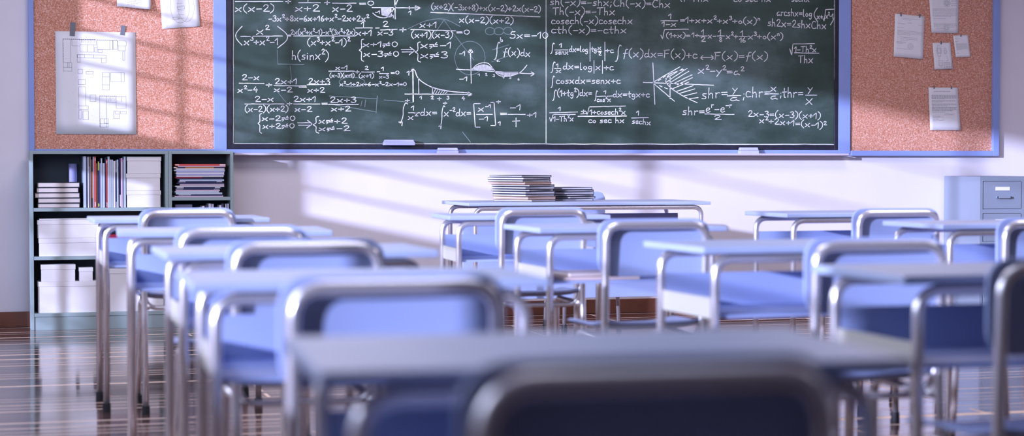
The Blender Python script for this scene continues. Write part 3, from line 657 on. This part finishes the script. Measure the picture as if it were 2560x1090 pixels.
# ------------------------------------------------------------------ bookshelves
YF = W-.255; YBK = W-.052
def shelf_unit(px0, px1, pytop, shelves, kick, label):
    """shelves: photo y of the top edge of each board front"""
    x0, x1 = ax(px0, YF), ax(px1, YF); zt = az(px0, pytop, YF); th = .0185
    t = empty('bookshelf', ((x0+x1)/2, (YF+W)/2, 0), 0, label, 'bookshelf', 'bookshelves along the front wall')
    xc, yc = (x0+x1)/2, (YF+W)/2; w2 = (x1-x0)/2; y0, y1 = YF-yc, YBK-yc
    obj('side_panel', bx(-w2, -w2+th, y0, y1, 0, zt), M['shelf'], t, bevel=.0015)
    obj('side_panel', bx(w2-th, w2, y0, y1, 0, zt), M['shelf'], t, bevel=.0015)
    obj('top_board', bx(-w2+th, w2-th, y0, y1, zt-.019, zt), M['shelf'], t, bevel=.0015)
    zs = []
    for k, py in enumerate(shelves):
        z = az((px0+px1)/2, py, YF); zs.append(z)
        obj('shelf_board', bx(-w2+th, w2-th, y0+.002, y1, z-.02, z), M['shelf'], t, bevel=.0015)
    obj('plinth', bx(-w2+th, w2-th, y0+.006, y0+.022, 0, zs[-1]-.02), M['shelf'], t)
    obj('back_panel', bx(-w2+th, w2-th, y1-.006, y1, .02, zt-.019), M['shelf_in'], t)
    return zs, x0+th, x1-th
zsL, sl0, sl1 = shelf_unit(74.5, 421, 377, (519.5, 640, 781), 0, 'wide grey-green bookshelf under the cork board, full of white boxes and books')
zsR, sr0, sr1 = shelf_unit(421.6, 583.5, 377, (492.8, 640, 781), 0, 'narrow grey-green bookshelf with a flat magazine pile, right of the wide one')
YO = YF+.02   # front of objects
def carton(px0, px1, py0, py1, z0, label, lid=.26, dep=.18, Y=None, h=None):
    Y = YO if Y is None else Y
    x0, x1 = ax(px0, Y), ax(px1, Y); z1 = az(px0, py0, Y)
    if h: z1 = z0+h
    w2, H_ = (x1-x0)/2, z1-z0
    dep = min(dep, YBK-.01-Y)
    t = empty('storage_box', ((x0+x1)/2, Y+dep/2, z0+.0005), 0, label, 'box', 'white lidded boxes on the shelves')
    lh = min(H_*lid, .03)
    obj('box_body', bx(-w2+.0025, w2-.0025, -dep/2+.0025, dep/2-.0025, 0, H_-lh*.6), M['carton'], t, bevel=.0012)
    obj('lid', bx(-w2, w2, -dep/2, dep/2, H_-lh, H_-.0005), M['carton'], t, bevel=.0012)
    return z1
# top compartment: three cartons
z = zsL[0]
hc = (az(360, 391.5, YO)-z)/3
for k, lb in enumerate(('lowest of three white boxes stacked beside the upright magazines', 'middle of the three white boxes stacked beside the upright magazines', 'topmost of the three white boxes stacked beside the upright magazines')):
    o_ = (0, -1, 1)[k]
    carton(316+o_, 402+o_, 0, 0, z, lb, Y=YO, h=hc-.0005); z += hc
# second compartment
z = zsL[1]; hb = (az(160, 550, YO)-z)/2
carton(95, 244, 0, 0, z, 'wide white box resting on the middle shelf board, under another wide box', h=hb-.0005); z += hb
carton(92, 246, 0, 0, z, 'wide white box on top of another at the left of the middle shelf', h=hb-.0005); z += hb
tl = bx(ax(97, YO), ax(250, YO), YO+.004, YO+.16, z+.001, z+.0075); tagp(obj('document_folder', tl, M['paper'], bevel=.001), 'thin white folder lying on the upper wide white box', 'folder')
z = zsL[1]
carton(262, 396, 0, 0, z, 'wide white box on the middle shelf, seen behind the first desk legs', h=hb*.95); z += hb*.95+.001
for k, (c, l) in enumerate((((.55, .10, .25), 'dark pink magazine lying flat on the hidden white box, lower of two'), ((.42, .02, .06), 'dark red magazine lying flat under the upper shelf board, upper of two'))):
    hz = (zsL[0]-.021-z-.004) if False else .010
    b = bx(ax(268, YO), ax(392, YO), YO, YO+.17, z+.0005, z+hz); tagp(obj('magazine', b, colm(c), bevel=.001), l, 'magazine', 'magazines on the shelves'); z += hz+.001
# bottom compartment
z = zsL[2]; z1 = carton(92, 243, 705, 781, z, 'largest white box on the bottom board of the bookshelf, with two small boxes on it', lid=.16)
carton(100, 187, 662, 705, z1, 'small white box standing on the largest box, left one', dep=.12, lid=.3)
carton(195.5, 231, 669, 705, z1, 'tiny white cube box standing on the largest box, right one', dep=.09, lid=.3)
carton(272, 350, 672, 781, z, 'tall white box on the bottom board, beside the largest box', lid=.12)
zz = carton(358, 408, 767, 781, z, 'flat white box at the right end of the bottom board', lid=.4)
carton(358, 408, 730, 767, zz, 'white box on top of the flat one at the right end of the bottom board', lid=.3)
# five thick books with page edges outward
def book_flat(px0, px1, py0, py1, z0, cov, label, cat='book', grp='books and magazines lying in piles', Y=None, dep=.16, pages=True, name='book'):
    Y = YO if Y is None else Y
    x0, x1 = ax(px0, Y), ax(px1, Y); h = (az(px0, py0, Y)-az(px0, py1, Y))-.0006; w2 = (x1-x0)/2; c = min(.003, h*.2)
    t = empty(name, ((x0+x1)/2, Y+dep/2, z0+.0003), 0, label, cat, grp)
    cv = nb(); box(cv, -w2, w2, -dep/2, dep/2, 0, c); box(cv, -w2, w2, -dep/2, dep/2, h-c, h); box(cv, w2-c, w2, -dep/2, dep/2, c, h-c)
    obj('cover', cv, cov, t)
    obj('page_block', bx(-w2+.003, w2-c-.0005, -dep/2+.003, dep/2-.003, c, h-c), M['pages'], t)
    return z0+h+.0006
z = zsL[0]
S6 = lambda x: 60+x/6.055
for (a, b, y0, y1), nm in zip(((200, 842, 848, 922), (203, 850, 770, 848), (160, 842, 690, 770), (187, 825, 610, 690), (200, 842, 530, 610)),
    ('lowest of the five thick dark-covered books lying in a pile', 'second thick book from the bottom of the pile of five', 'middle thick book of the pile of five, pushed out to the left', 'fourth thick book from the bottom of the pile of five', 'topmost of the five thick dark-covered books lying in a pile')):
    z = book_flat(S6(a), S6(b), 365+y0/6.055, 365+y1/6.055, z, M['cover'], nm)
cupz = zsL[0]
bm = nb(); cxp = ax(180.5, W-.05); rr_ = .0245
bmesh.ops.create_cone(bm, cap_ends=True, segments=28, radius1=rr_, radius2=rr_, depth=az(180, 409, W-.05)-cupz, matrix=Matrix.Translation((cxp, W-.095, (az(180, 409, W-.05)+cupz)/2)))
tagp(obj('canister', bm, M['cup'], smooth=False, bevel=.002), 'lavender cylinder canister standing behind the pile of thick books', 'canister')
# upright magazines
C = dict(lb=(.50, .60, .78), nv=(.02, .03, .10), wh=(.80, .80, .86), bl=(.16, .20, .45), br=(.30, .22, .22), og=(.45, .20, .08), pk=(.50, .40, .52), rd=(.75, .10, .09), bn=(.20, .10, .07), lv=(.42, .42, .75), pa=(.55, .63, .76), pw=(.75, .55, .72), gb=(.28, .34, .45))
MG = [(50,95,130,'lb','pale blue, widest, at the left end'),(97,116,150,'nv','navy, second from left'),(118,134,135,'wh','white, third from left'),(135,146,290,'bl','short blue, beside the white third one'),(147,167,135,'br','brown-grey, left of the orange patterned one'),
      (168,197,180,'og','black and orange patterned'),(198,220,135,'pk','dusty pink, just left of the taller red one'),(222,248,132,'rd','taller bright red'),(250,272,240,'bn','short brown, right of the taller red one'),(275,301,205,'nv','navy with yellow-green labels'),
      (303,324,240,'lv','short lavender, right of the yellow-labelled navy one'),(325,347,160,'lb','pale blue, between the lavender one and a short pale one'),(352,385,238,'pa','short pale, left of a thin navy one'),(387,402,150,'nv','thin navy, left of the shorter red one'),(404,428,180,'rd','shorter coral red, right of middle'),
      (430,462,132,'pa','tall pale blue, right of the shorter red one'),(467,489,182,'pa','pale, first of two alike right of the tall pale one'),(491,516,182,'lb','pale blue, second of two alike right of the tall pale one'),(520,548,203,'wh','whitish, left of the navy one with white title'),(550,572,187,'nv','navy with white vertical title'),
      (573,598,182,'pa','pale, right of the navy one with white title'),(612,632,165,'nv','navy with a white label low down'),(634,661,158,'pw','pinkish white, near the right end'),(663,680,180,'gb','thin grey-blue, second from the right end'),(682,712,132,'lb','tall pale blue at the right end')]
for (a, b, yt, c, l) in MG:
    x0, x1 = ax(200+a/6.229, YO), ax(200+b/6.229, YO); z0 = zsL[0]+.0005; z1 = az(250, 370+yt/6.229, YO); w2 = (x1-x0)/2-.0002; h = z1-z0; dp = .15
    t = empty('magazine', ((x0+x1)/2, YO+dp/2+rnd.uniform(0, .006), z0), 0, 'upright magazine: '+l, 'magazine', 'magazines standing upright on the top shelf')
    obj('spine_cover', bx(-w2, w2, -dp/2, dp/2, 0, h), colm(C[c]), t, bevel=.0006)
    def lab(u0, u1, v0, v1, cc): obj('spine_label', bx(-w2+2*w2*u0, -w2+2*w2*u1, -dp/2-.0006, -dp/2+.001, h*v0, h*v1), colm(cc), t)
    if c == 'rd': lab(.25, .75, .92, .97, (.95, .8, .8)); lab(.2, .8, .02, .11, (.9, .55, .6))
    if 'yellow' in l and c == 'nv': lab(.1, .9, .8, .99, (.5, .62, .1)); lab(.1, .9, .02, .09, (.5, .62, .1))
    if 'white vertical' in l:
        for k in range(9): lab(.25, .75, .74+k*.028, .76+k*.028, (.8, .8, .9))
        lab(.3, .8, .0, .12, (.5, .4, .6))
    if c == 'og':
        lab(0, .35, 0, 1, (.03, .02, .02))
        for k in range(8): lab(.1, .3, .18+k*.09, .195+k*.09, (.9, .9, .9))
        lab(.35, 1, .75, 1, (.04, .03, .03)); lab(.35, .95, 0, .2, (.05, .05, .05))
    if 'label low' in l: lab(.15, .9, .02, .26, (.75, .78, .88))
    if c == 'pw': lab(.1, .9, .93, .99, (.7, .3, .6))
# flat pile of magazines in the narrow unit
PL = [(280,1015,754,774,'pw','lowest, pinkish white'),(320,1012,733,752,'nv','navy, second from the bottom'),(300,1000,704,731,'pa','pale, third from the bottom'),(285,950,683,703,'pa','short pale, above the third from the bottom'),(300,965,660,682,'pw','short pink, lower half'),(285,970,648,659,'nv','very thin dark, under the black one with white writing'),
      (300,985,617,647,'nv','black with white writing at both ends'),(290,1031,600,616,'wh','thin white, under the lower pink one'),(362,1030,572,599,'pk','dusty pink, pushed back to the right'),(310,1030,553,571,'nv','thin black above the dusty pink one'),(330,1010,530,552,'nv','navy with small white words'),
      (355,1028,502,529,'lb','pale cyan, middle of the pile'),(316,1010,487,501,'nv','thin navy on the pale cyan one'),(292,1020,464,486,'dr','dark red and black'),(308,1022,442,463,'wh','white, above the dark red one'),(310,1032,422,441,'lv','lavender, sixth from the top'),(300,1030,398,421,'wh','pinkish white edge, under the blue one'),
      (310,1036,378,397,'lv','lavender blue, fifth from the top'),(275,1042,354,377,'pa','pale lavender, sticking out both ways'),(305,1036,335,353,'wh','white, third from the top'),(268,1048,313,334,'og','orange and navy'),(330,1052,296,312,'pw','thin pinkish white, second from the top'),(285,1055,268,295,'rd','bright red on top')]
C['dr'] = (.25, .02, .05)
z = zsR[0]
for (a, b, y0, y1, c, l) in PL:
    Y = YO+rnd.uniform(0, .004); x0, x1 = ax(390+a/6.055, Y), ax(390+b/6.055, Y); h = (y1-y0+1)/6.055*Y/4765*.985; w2 = (x1-x0)/2; dp = .165
    t = empty('magazine', ((x0+x1)/2, Y+dp/2, z+.0002), 0, 'flat magazine in the pile: '+l, 'magazine', 'magazines lying in the pile on the narrow shelf')
    obj('spine_cover', bx(-w2, w2, -dp/2, dp/2, 0, h-.0004), colm(C[c]), t, bevel=.0005)
    def lab(u0, u1, v0, v1, cc): obj('spine_label', bx(-w2+2*w2*u0, -w2+2*w2*u1, -dp/2-.0006, -dp/2+.001, h*v0, h*v1), colm(cc), t)
    if 'writing' in l or 'words' in l:
        u = .02
        while u < .17: q = rnd.uniform(.008, .016); lab(u, u+q, .3, .75, (.85, .85, .95)); u += q+.004
        u = .86
        while u < .97: q = rnd.uniform(.008, .016); lab(u, u+q, .3, .75, (.85, .85, .95)); u += q+.004
    if 'second from the bottom' in l:
        u = .03
        while u < .28: q = rnd.uniform(.006, .014); lab(u, u+q, .3, .8, (.85, .85, .95)); u += q+.003
    if c == 'og': lab(.0, .05, .1, .9, (.8, .8, .85)); lab(.07, .22, 0, 1, (.03, .03, .08)); lab(.78, 1, 0, .9, (.03, .03, .08))
    if c == 'rd': lab(.01, .08, .2, .8, (.95, .75, .75)); lab(.88, .99, .1, .9, (.95, .8, .8))
    if c == 'dr': lab(.55, 1, 0, 1, (.03, .03, .06))
    z += h
# lower compartment of the narrow unit
Y = YO+.03
b = bx(ax(437.5, Y), ax(480, Y), Y, Y+.11, zsR[1]+.001, az(450, 511.5, Y)); tagp(obj('grey_box', b, colm((.30, .30, .45)), bevel=.001), 'plain grey-violet box partly hidden under the magazine pile board', 'box')
Rl = [(488,497,532),(497,505,520),(505,511,517),(513,520,515),(521,527,511),(528,534,512)]
for k, (a, b_, yt) in enumerate(Rl+[(548,553,515),(553,559,511),(563,566,512),(568,572,511)]):
    zt_ = az(a, yt-2, YO); z0 = zsR[1]+.001
    lean = 0
    m_ = Matrix.Translation((ax(a, YO), YO+.06, z0)) @ Matrix.Rotation(lean, 4, 'Y')
    w_ = ax(b_, YO)-ax(a, YO)-.0006
    bm = nb(); box(bm, 0, w_, -.06, .06, 0, zt_-z0)
    o = obj('small_book', bm, colm(((.72, .72, .84), (.55, .58, .76), (.8, .78, .86), (.06, .06, .12))[k % 4]), bevel=.0006); o.matrix_world = m_
    nm = ['leftmost and lowest', 'second', 'third', 'fourth', 'fifth', 'sixth', 'seventh, leaning', 'eighth', 'ninth', 'last, rightmost'][k]
    tagp(o, 'small upright book under the magazine pile, '+nm+' from the left', 'book', 'small books under the magazine pile')

# ------------------------------------------------------------------ filing cabinet
YC = 11.07; cx0, cx1 = ax(2449.5, YC), ax(2562, YC); ctop = az(2450, 441, YC)
t = empty('filing_cabinet', ((cx0+cx1)/2, (YC+W)/2, 0), 0, 'grey-blue steel filing cabinet against the wall under the right cork board', 'cabinet')
w2 = (cx1-cx0)/2; y0, y1 = YC-(YC+W)/2, W-.02-(YC+W)/2
obj('cabinet_body', bx(-w2, w2, y0, y1, .0, ctop), M['cab'], t, bevel=.003)
dz1 = az(2459, 453.5, YC); pitch = (az(2459, 453.5, YC)-az(2459, 534.8, YC)); dw = (ax(2553, YC)-ax(2459.5, YC))/2
for k in range(4):
    zt = dz1-k*pitch; zb = zt-pitch*.84
    o = obj('drawer', bx(-dw, dw, y0-.006, y0+.01, zb, zt), M['cab'], t, bevel=.002)
    hx0 = ax(2489, YC)-(cx0+cx1)/2; hx1 = ax(2523.5, YC)-(cx0+cx1)/2
    gp = nb(); box(gp, -dw-.004, -dw, y0-.002, y0, zb-.003, zt+.003); box(gp, -dw-.004, dw, y0-.002, y0, zt, zt+.003); obj('drawer_gap', gp, M['dark'], t)
    lbm = bx(hx0-.002, hx1, y0-.009, y0-.006, zt-(469-453.5+10)*.00232, zt-(469-453.5)*.00232); c_ = obj('label_card', lbm, M['paper'], o)
    hb_ = nb(); hz = zt-(498-453.5)*.00232
    box(hb_, hx0, hx1, y0-.03, y0-.022, hz-.007, hz+.007); box(hb_, hx0, hx0+.008, y0-.03, y0-.005, hz-.007, hz+.007); box(hb_, hx1-.008, hx1, y0-.03, y0-.005, hz-.007, hz+.007)
    obj('handle', hb_, M['cab'], o, bevel=.002)

# ------------------------------------------------------------------ school chair (origin: floor below the back rail, seat towards +y)
CW = .361/2-.0125; CZT = .774
def make_chair():
    t = bpy.data.objects.new('school_chair', None); COL.objects.link(t); t.empty_display_size = .05
    t['category'] = 'chair'; t['group'] = 'blue school chairs in the desk rows'
    bl = nb()
    pts = fillet([(-CW, -.02, .02), (-CW, .015, .44), (-CW, 0, CZT), (CW, 0, CZT), (CW, .015, .44), (CW, -.02, .02)], .052, 9)
    tube(bl, pts, .0125, 16); obj('back_frame', bl, M['chrome'], t, smooth=True)
    for s in (-1, 1):
        fl_ = nb(); tube(fl_, fillet([(s*(CW-.002), .345, .02), (s*(CW-.012), .325, .415), (s*(CW-.012), .02, .41)], .05, 7), .0115, 14)
        obj('front_leg', fl_, M['chrome'], t, smooth=True)
    j = nb(); tube(j, fillet([(-CW, .014, .50), (-CW+.012, .05, .405), (CW-.012, .05, .405), (CW, .014, .50)], .045, 7), .009, 12)
    obj('seat_bracket', j, M['chrome'], t, smooth=True)
    for x, y in ((-CW, -.02), (CW, -.02), (-CW+.002, .345), (CW-.002, .345)):
        c = nb(); bmesh.ops.create_cone(c, cap_ends=True, segments=16, radius1=.0165, radius2=.0155, depth=.032, matrix=Matrix.Translation((x, y, .0165)))
        obj('rubber_foot', c, M['rubber'], t)
    bk = nb(); zc = .702
    plate(bk, .378, .184, .048, .01, lambda u, v, k: Vector((u, .030+.010*k-.010*(u/.187)**2, zc+v)), 16, 7)
    obj('backrest', bk, M['plastic'], t, smooth=True, bevel=.003)
    sb = nb()
    def sf(u, v, k):
        y = .205+v; z = .434+.010*(1-k) + .016*(u/.185)**4*1.0 - .010*max(0, v/.185)**3 + .022*max(0, -v/.185)**4
        return Vector((u, y, z))
    plate(sb, .368, .375, .055, .01, sf, 16, 8); obj('seat', sb, M['plastic'], t, smooth=True, bevel=.003)
    return t
chair0 = make_chair(); used = [False]
def place_chair(x, y, rz, label, group=None):
    c = chair0 if not used[0] else copy_tree(chair0); used[0] = True
    c.location = (x, y, 0); c.rotation_euler = (0, 0, rz); c['label'] = label
    if group: c['group'] = group
    return c
def chair_at(pxl, pxr, py, rz, label, k=1.0):
    """left / right outer edge and centre height of the back rail in the photo"""
    dy = py-400.8
    Z = F_PX*(CAM_H-CZT)/dy*k
    px = (pxl+pxr)/2; u = (px-1280)/F_PX
    X = Z*(math.sin(YAW)+u*math.cos(YAW)); Yy = Z*(math.cos(YAW)-u*math.sin(YAW))
    return place_chair(X, Yy, rz, label)
chair_at(348.5, 591.6, 533.5, R(0), 'blue school chair at the farthest desk of the left column, nearest the bookshelf')
chair_at(443, 765, 582, R(-2), 'blue school chair at the second farthest desk of the left column')
chair_at(578, 958, 620, R(-1), 'blue school chair at the middle desk of the left column')
chair_at(722, 1258, 719, R(-1), 'large blurred blue chair behind the second nearest desk of the left column')
chair_at(1165, 2135, 953, R(-1), 'nearest dark blue chair, cut by the bottom edge of the picture')
chair_at(1248, 1468, 531.5, R(0), 'blue school chair at the farthest desk of the middle column')
chair_at(1500, 1783, 563, R(0), 'blue school chair at the second farthest desk of the middle column')
chair_at(2028, 2375, 615, R(1), 'blue school chair at the second nearest desk of the middle column')
chair_at(2483, 2930, 672, R(0), 'blurred blue chair cut by the right edge, nearest of the middle column')
chair_at(2133, 2361, 537.5, R(1), 'blue school chair at the farthest desk of the right column', 1.03)
chair_at(2497, 2765, 560, R(0), 'blue school chair cut by the right edge, at the second desk of the right column')

# ------------------------------------------------------------------ pupil desk (origin: floor below its centre, far side +y)
DW, DD, DZ, DT = .683, .4235, .7346, .018
def make_desk(w=DW, d=DD, shelf=True, name='school_desk'):
    t = bpy.data.objects.new(name, None); COL.objects.link(t); t.empty_display_size = .05
    t['category'] = 'desk'
    obj('tabletop', bx(-w/2, w/2, -d/2, d/2, DZ, DZ+DT), M['top'], t, bevel=.003, seg=3)
    lx, ly = w/2-.045, d/2-.026
    for s in (-1, 1):
        f_ = nb(); zt = DZ-.0135
        tube(f_, fillet([(-lx, s*ly, .02), (-lx, s*ly, zt), (lx, s*ly, zt), (lx, s*ly, .02)], .052, 8), .0125, 16)
        obj('leg_frame', f_, M['chrome'], t, smooth=True)
        for q in (-1, 1):
            c = nb(); bmesh.ops.create_cone(c, cap_ends=True, segments=16, radius1=.0165, radius2=.0155, depth=.034, matrix=Matrix.Translation((q*lx, s*ly, .0175)))
            obj('rubber_foot', c, M['rubber'], t)
    if shelf:
        yn, yf = -ly+.01, ly-.008; xs = lx-.006
        obj('shelf_board', bx(-xs, xs, yn, yf, .562, .570), M['plastic'], t, bevel=.001)
        obj('back_board', bx(-xs, xs, yf, yf+.008, .562, .662), M['plastic'], t, bevel=.001)
        for s in (-1, 1):
            obj('side_board', bx(s*xs-.004, s*xs+.004, yn, yf, .560, .616), M['cream'], t, bevel=.001)
    return t
desk0 = make_desk(); desk0['group'] = 'school desks in three columns'
DK = [(.811,7.731,.27,'pale blue school desk, farthest of the left column, in front of the bookshelf'),
      (.811,6.327,-3.76,'pale blue school desk, second farthest of the left column'),
      (.808,4.904,-.37,'pale blue school desk, middle of the left column'),
      (.748,3.734,-2.75,'pale blue blurred desk, second nearest of the left column'),
      (.718,2.206,-4.01,'nearest desk, grey and strongly blurred, behind the nearest chair'),
      (2.245,7.738,-3.55,'pale blue school desk, farthest of the middle column, just before the teacher desk'),
      (2.183,6.337,1.09,'pale blue school desk with books in its shelf, second farthest of the middle column'),
      (2.18,4.863,2.0,'pale blue school desk, second nearest of the middle column, cream side board showing'),
      (2.11,3.60,.4,'blurred pale desk at the lower right, nearest of the middle column'),
      (3.70,7.728,2.07,'pale blue school desk left of the filing cabinet, farthest of the right column'),
      (3.655,6.301,2.8,'pale blue school desk in front of the filing cabinet, second farthest of the right column')]
for k, (x, y, a, l) in enumerate(DK):
    o = desk0 if k == 0 else copy_tree(desk0)
    o.location = (x, y, 0); o.rotation_euler = (0, 0, R(a)); o['label'] = l
# two exercise books in the shelf of the sixth desk
for k, (dx, dy, c, l) in enumerate(((-.10, .0, (.80, .62, .58), 'pinkish exercise book in the desk shelf, lower of the two'), (-.085, .01, (.86, .72, .70), 'pale exercise book lying on the pinkish one in the desk shelf'))):
    z0 = .5705+k*.013
    b = nb(); box(b, -.14, .14, -.10, .10, 0, .0115); o = obj('exercise_book', b, colm(c), bevel=.002)
    o.location = (2.183+dx, 6.337-.06+dy, z0); o.rotation_euler = (0, 0, R(1+5*k)); tagp(o, l, 'exercise book', 'exercise books in the desk shelf')

# ------------------------------------------------------------------ teacher's desk, chair and the piles of files
YTN = 9.86
q0, q1 = at(1171, 515.4, YTN), at(1777, 512, YTN); TW = q1.x-q0.x; TD = .60
td = make_desk(TW, TD, False, 'teacher_desk')
td.location = ((q0.x+q1.x)/2, YTN+TD/2, 0); td.rotation_euler = (0, 0, 0)
tagp(td, 'long pale blue teacher desk before the chalkboard, carrying two piles of files', 'desk')
obj('modesty_panel', bx(-TW/2+.06, TW/2-.06, .05, .062, .205, .68), M['plastic'], td, bevel=.002)
tc = place_chair(ax(1434, 10.8), 10.80, R(180), 'blue chair behind the teacher desk, only its backrest top showing', None)
if 'group' in tc: del tc['group']
ZD = DZ+DT
def file_book(x, y, z, rz, w, d, h, kind, label, grp):
    t = empty('file_folder', (x, y, z+.0003), rz, label, 'folder', grp); c = .0022
    cv = nb(); box(cv, -w/2, w/2, -d/2, d/2, 0, c)
    m_ = Matrix.Translation((0, 0, h-c))
    box(cv, -w/2, w/2, -d/2, d/2, h-c, h); box(cv, w/2-c, w/2, -d/2, d/2, c, h-c)
    obj('cover', cv, (M['cover'], colm((.10, .10, .16)), M['tan'])[kind], t)
    pg = nb(); box(pg, -w/2+.004, w/2-c-.001, -d/2+.003, d/2-.004, c, h-c)
    for v_ in pg.verts:
        if v_.co.x < 0: v_.co.z = h/2+(v_.co.z-h/2)*.6
    obj('page_block', pg, M['paper'] if kind != 2 else colm((.75, .62, .6)), t)
    return z+h+.0006
# pile A: corner towards the viewer at px 1325
ca = at(1305, 505, 10.14)
nA = 11; z = ZD; hA = [.0115, .0145, .0125, .0135, .0115, .0125, .0105, .0125, .0115, .0125, .0105]
hA = [h*(az(1300, 437, 10.14)-az(1300, 504, 10.14))/sum(hA)*.985 for h in hA]
names_n = ['lowest', 'second from the bottom', 'third from the bottom', 'fourth from the bottom', 'fifth from the bottom', 'middle', 'fifth from the top', 'fourth from the top', 'third from the top', 'second from the top', 'topmost']
for k in range(nA):
    off = (-.012 if k > 6 else .008)+rnd.uniform(-.008, .008)
    z = file_book(ca.x+off, 10.14+rnd.uniform(-.008, .008), z, R(30+rnd.uniform(-6, 6)), .22, .27, hA[k]-.0006, (1, 2, 0, 1, 0, 1, 0, 2, 0, 1, 0)[k], 'dark file, '+names_n[k]+' of the taller pile on the teacher desk', 'files in the taller pile')
cbp = at(1405, 500, 10.20); z = ZD; hh = (az(1400, 469, 10.2)-az(1400, 503, 10.2))/6
for k in range(6):
    z = file_book(cbp.x+rnd.uniform(-.008, .008)+.05, 10.27+rnd.uniform(-.006, .006), z, R(20+rnd.uniform(-7, 7)), .20, .24, hh-.0006, (1, 0, 0, 1, 0, 1)[k], 'dark file, '+['lowest', 'second from the bottom', 'third from the bottom', 'third from the top', 'second from the top', 'topmost'][k]+' of the lower pile right of the taller one', 'files in the lower pile')
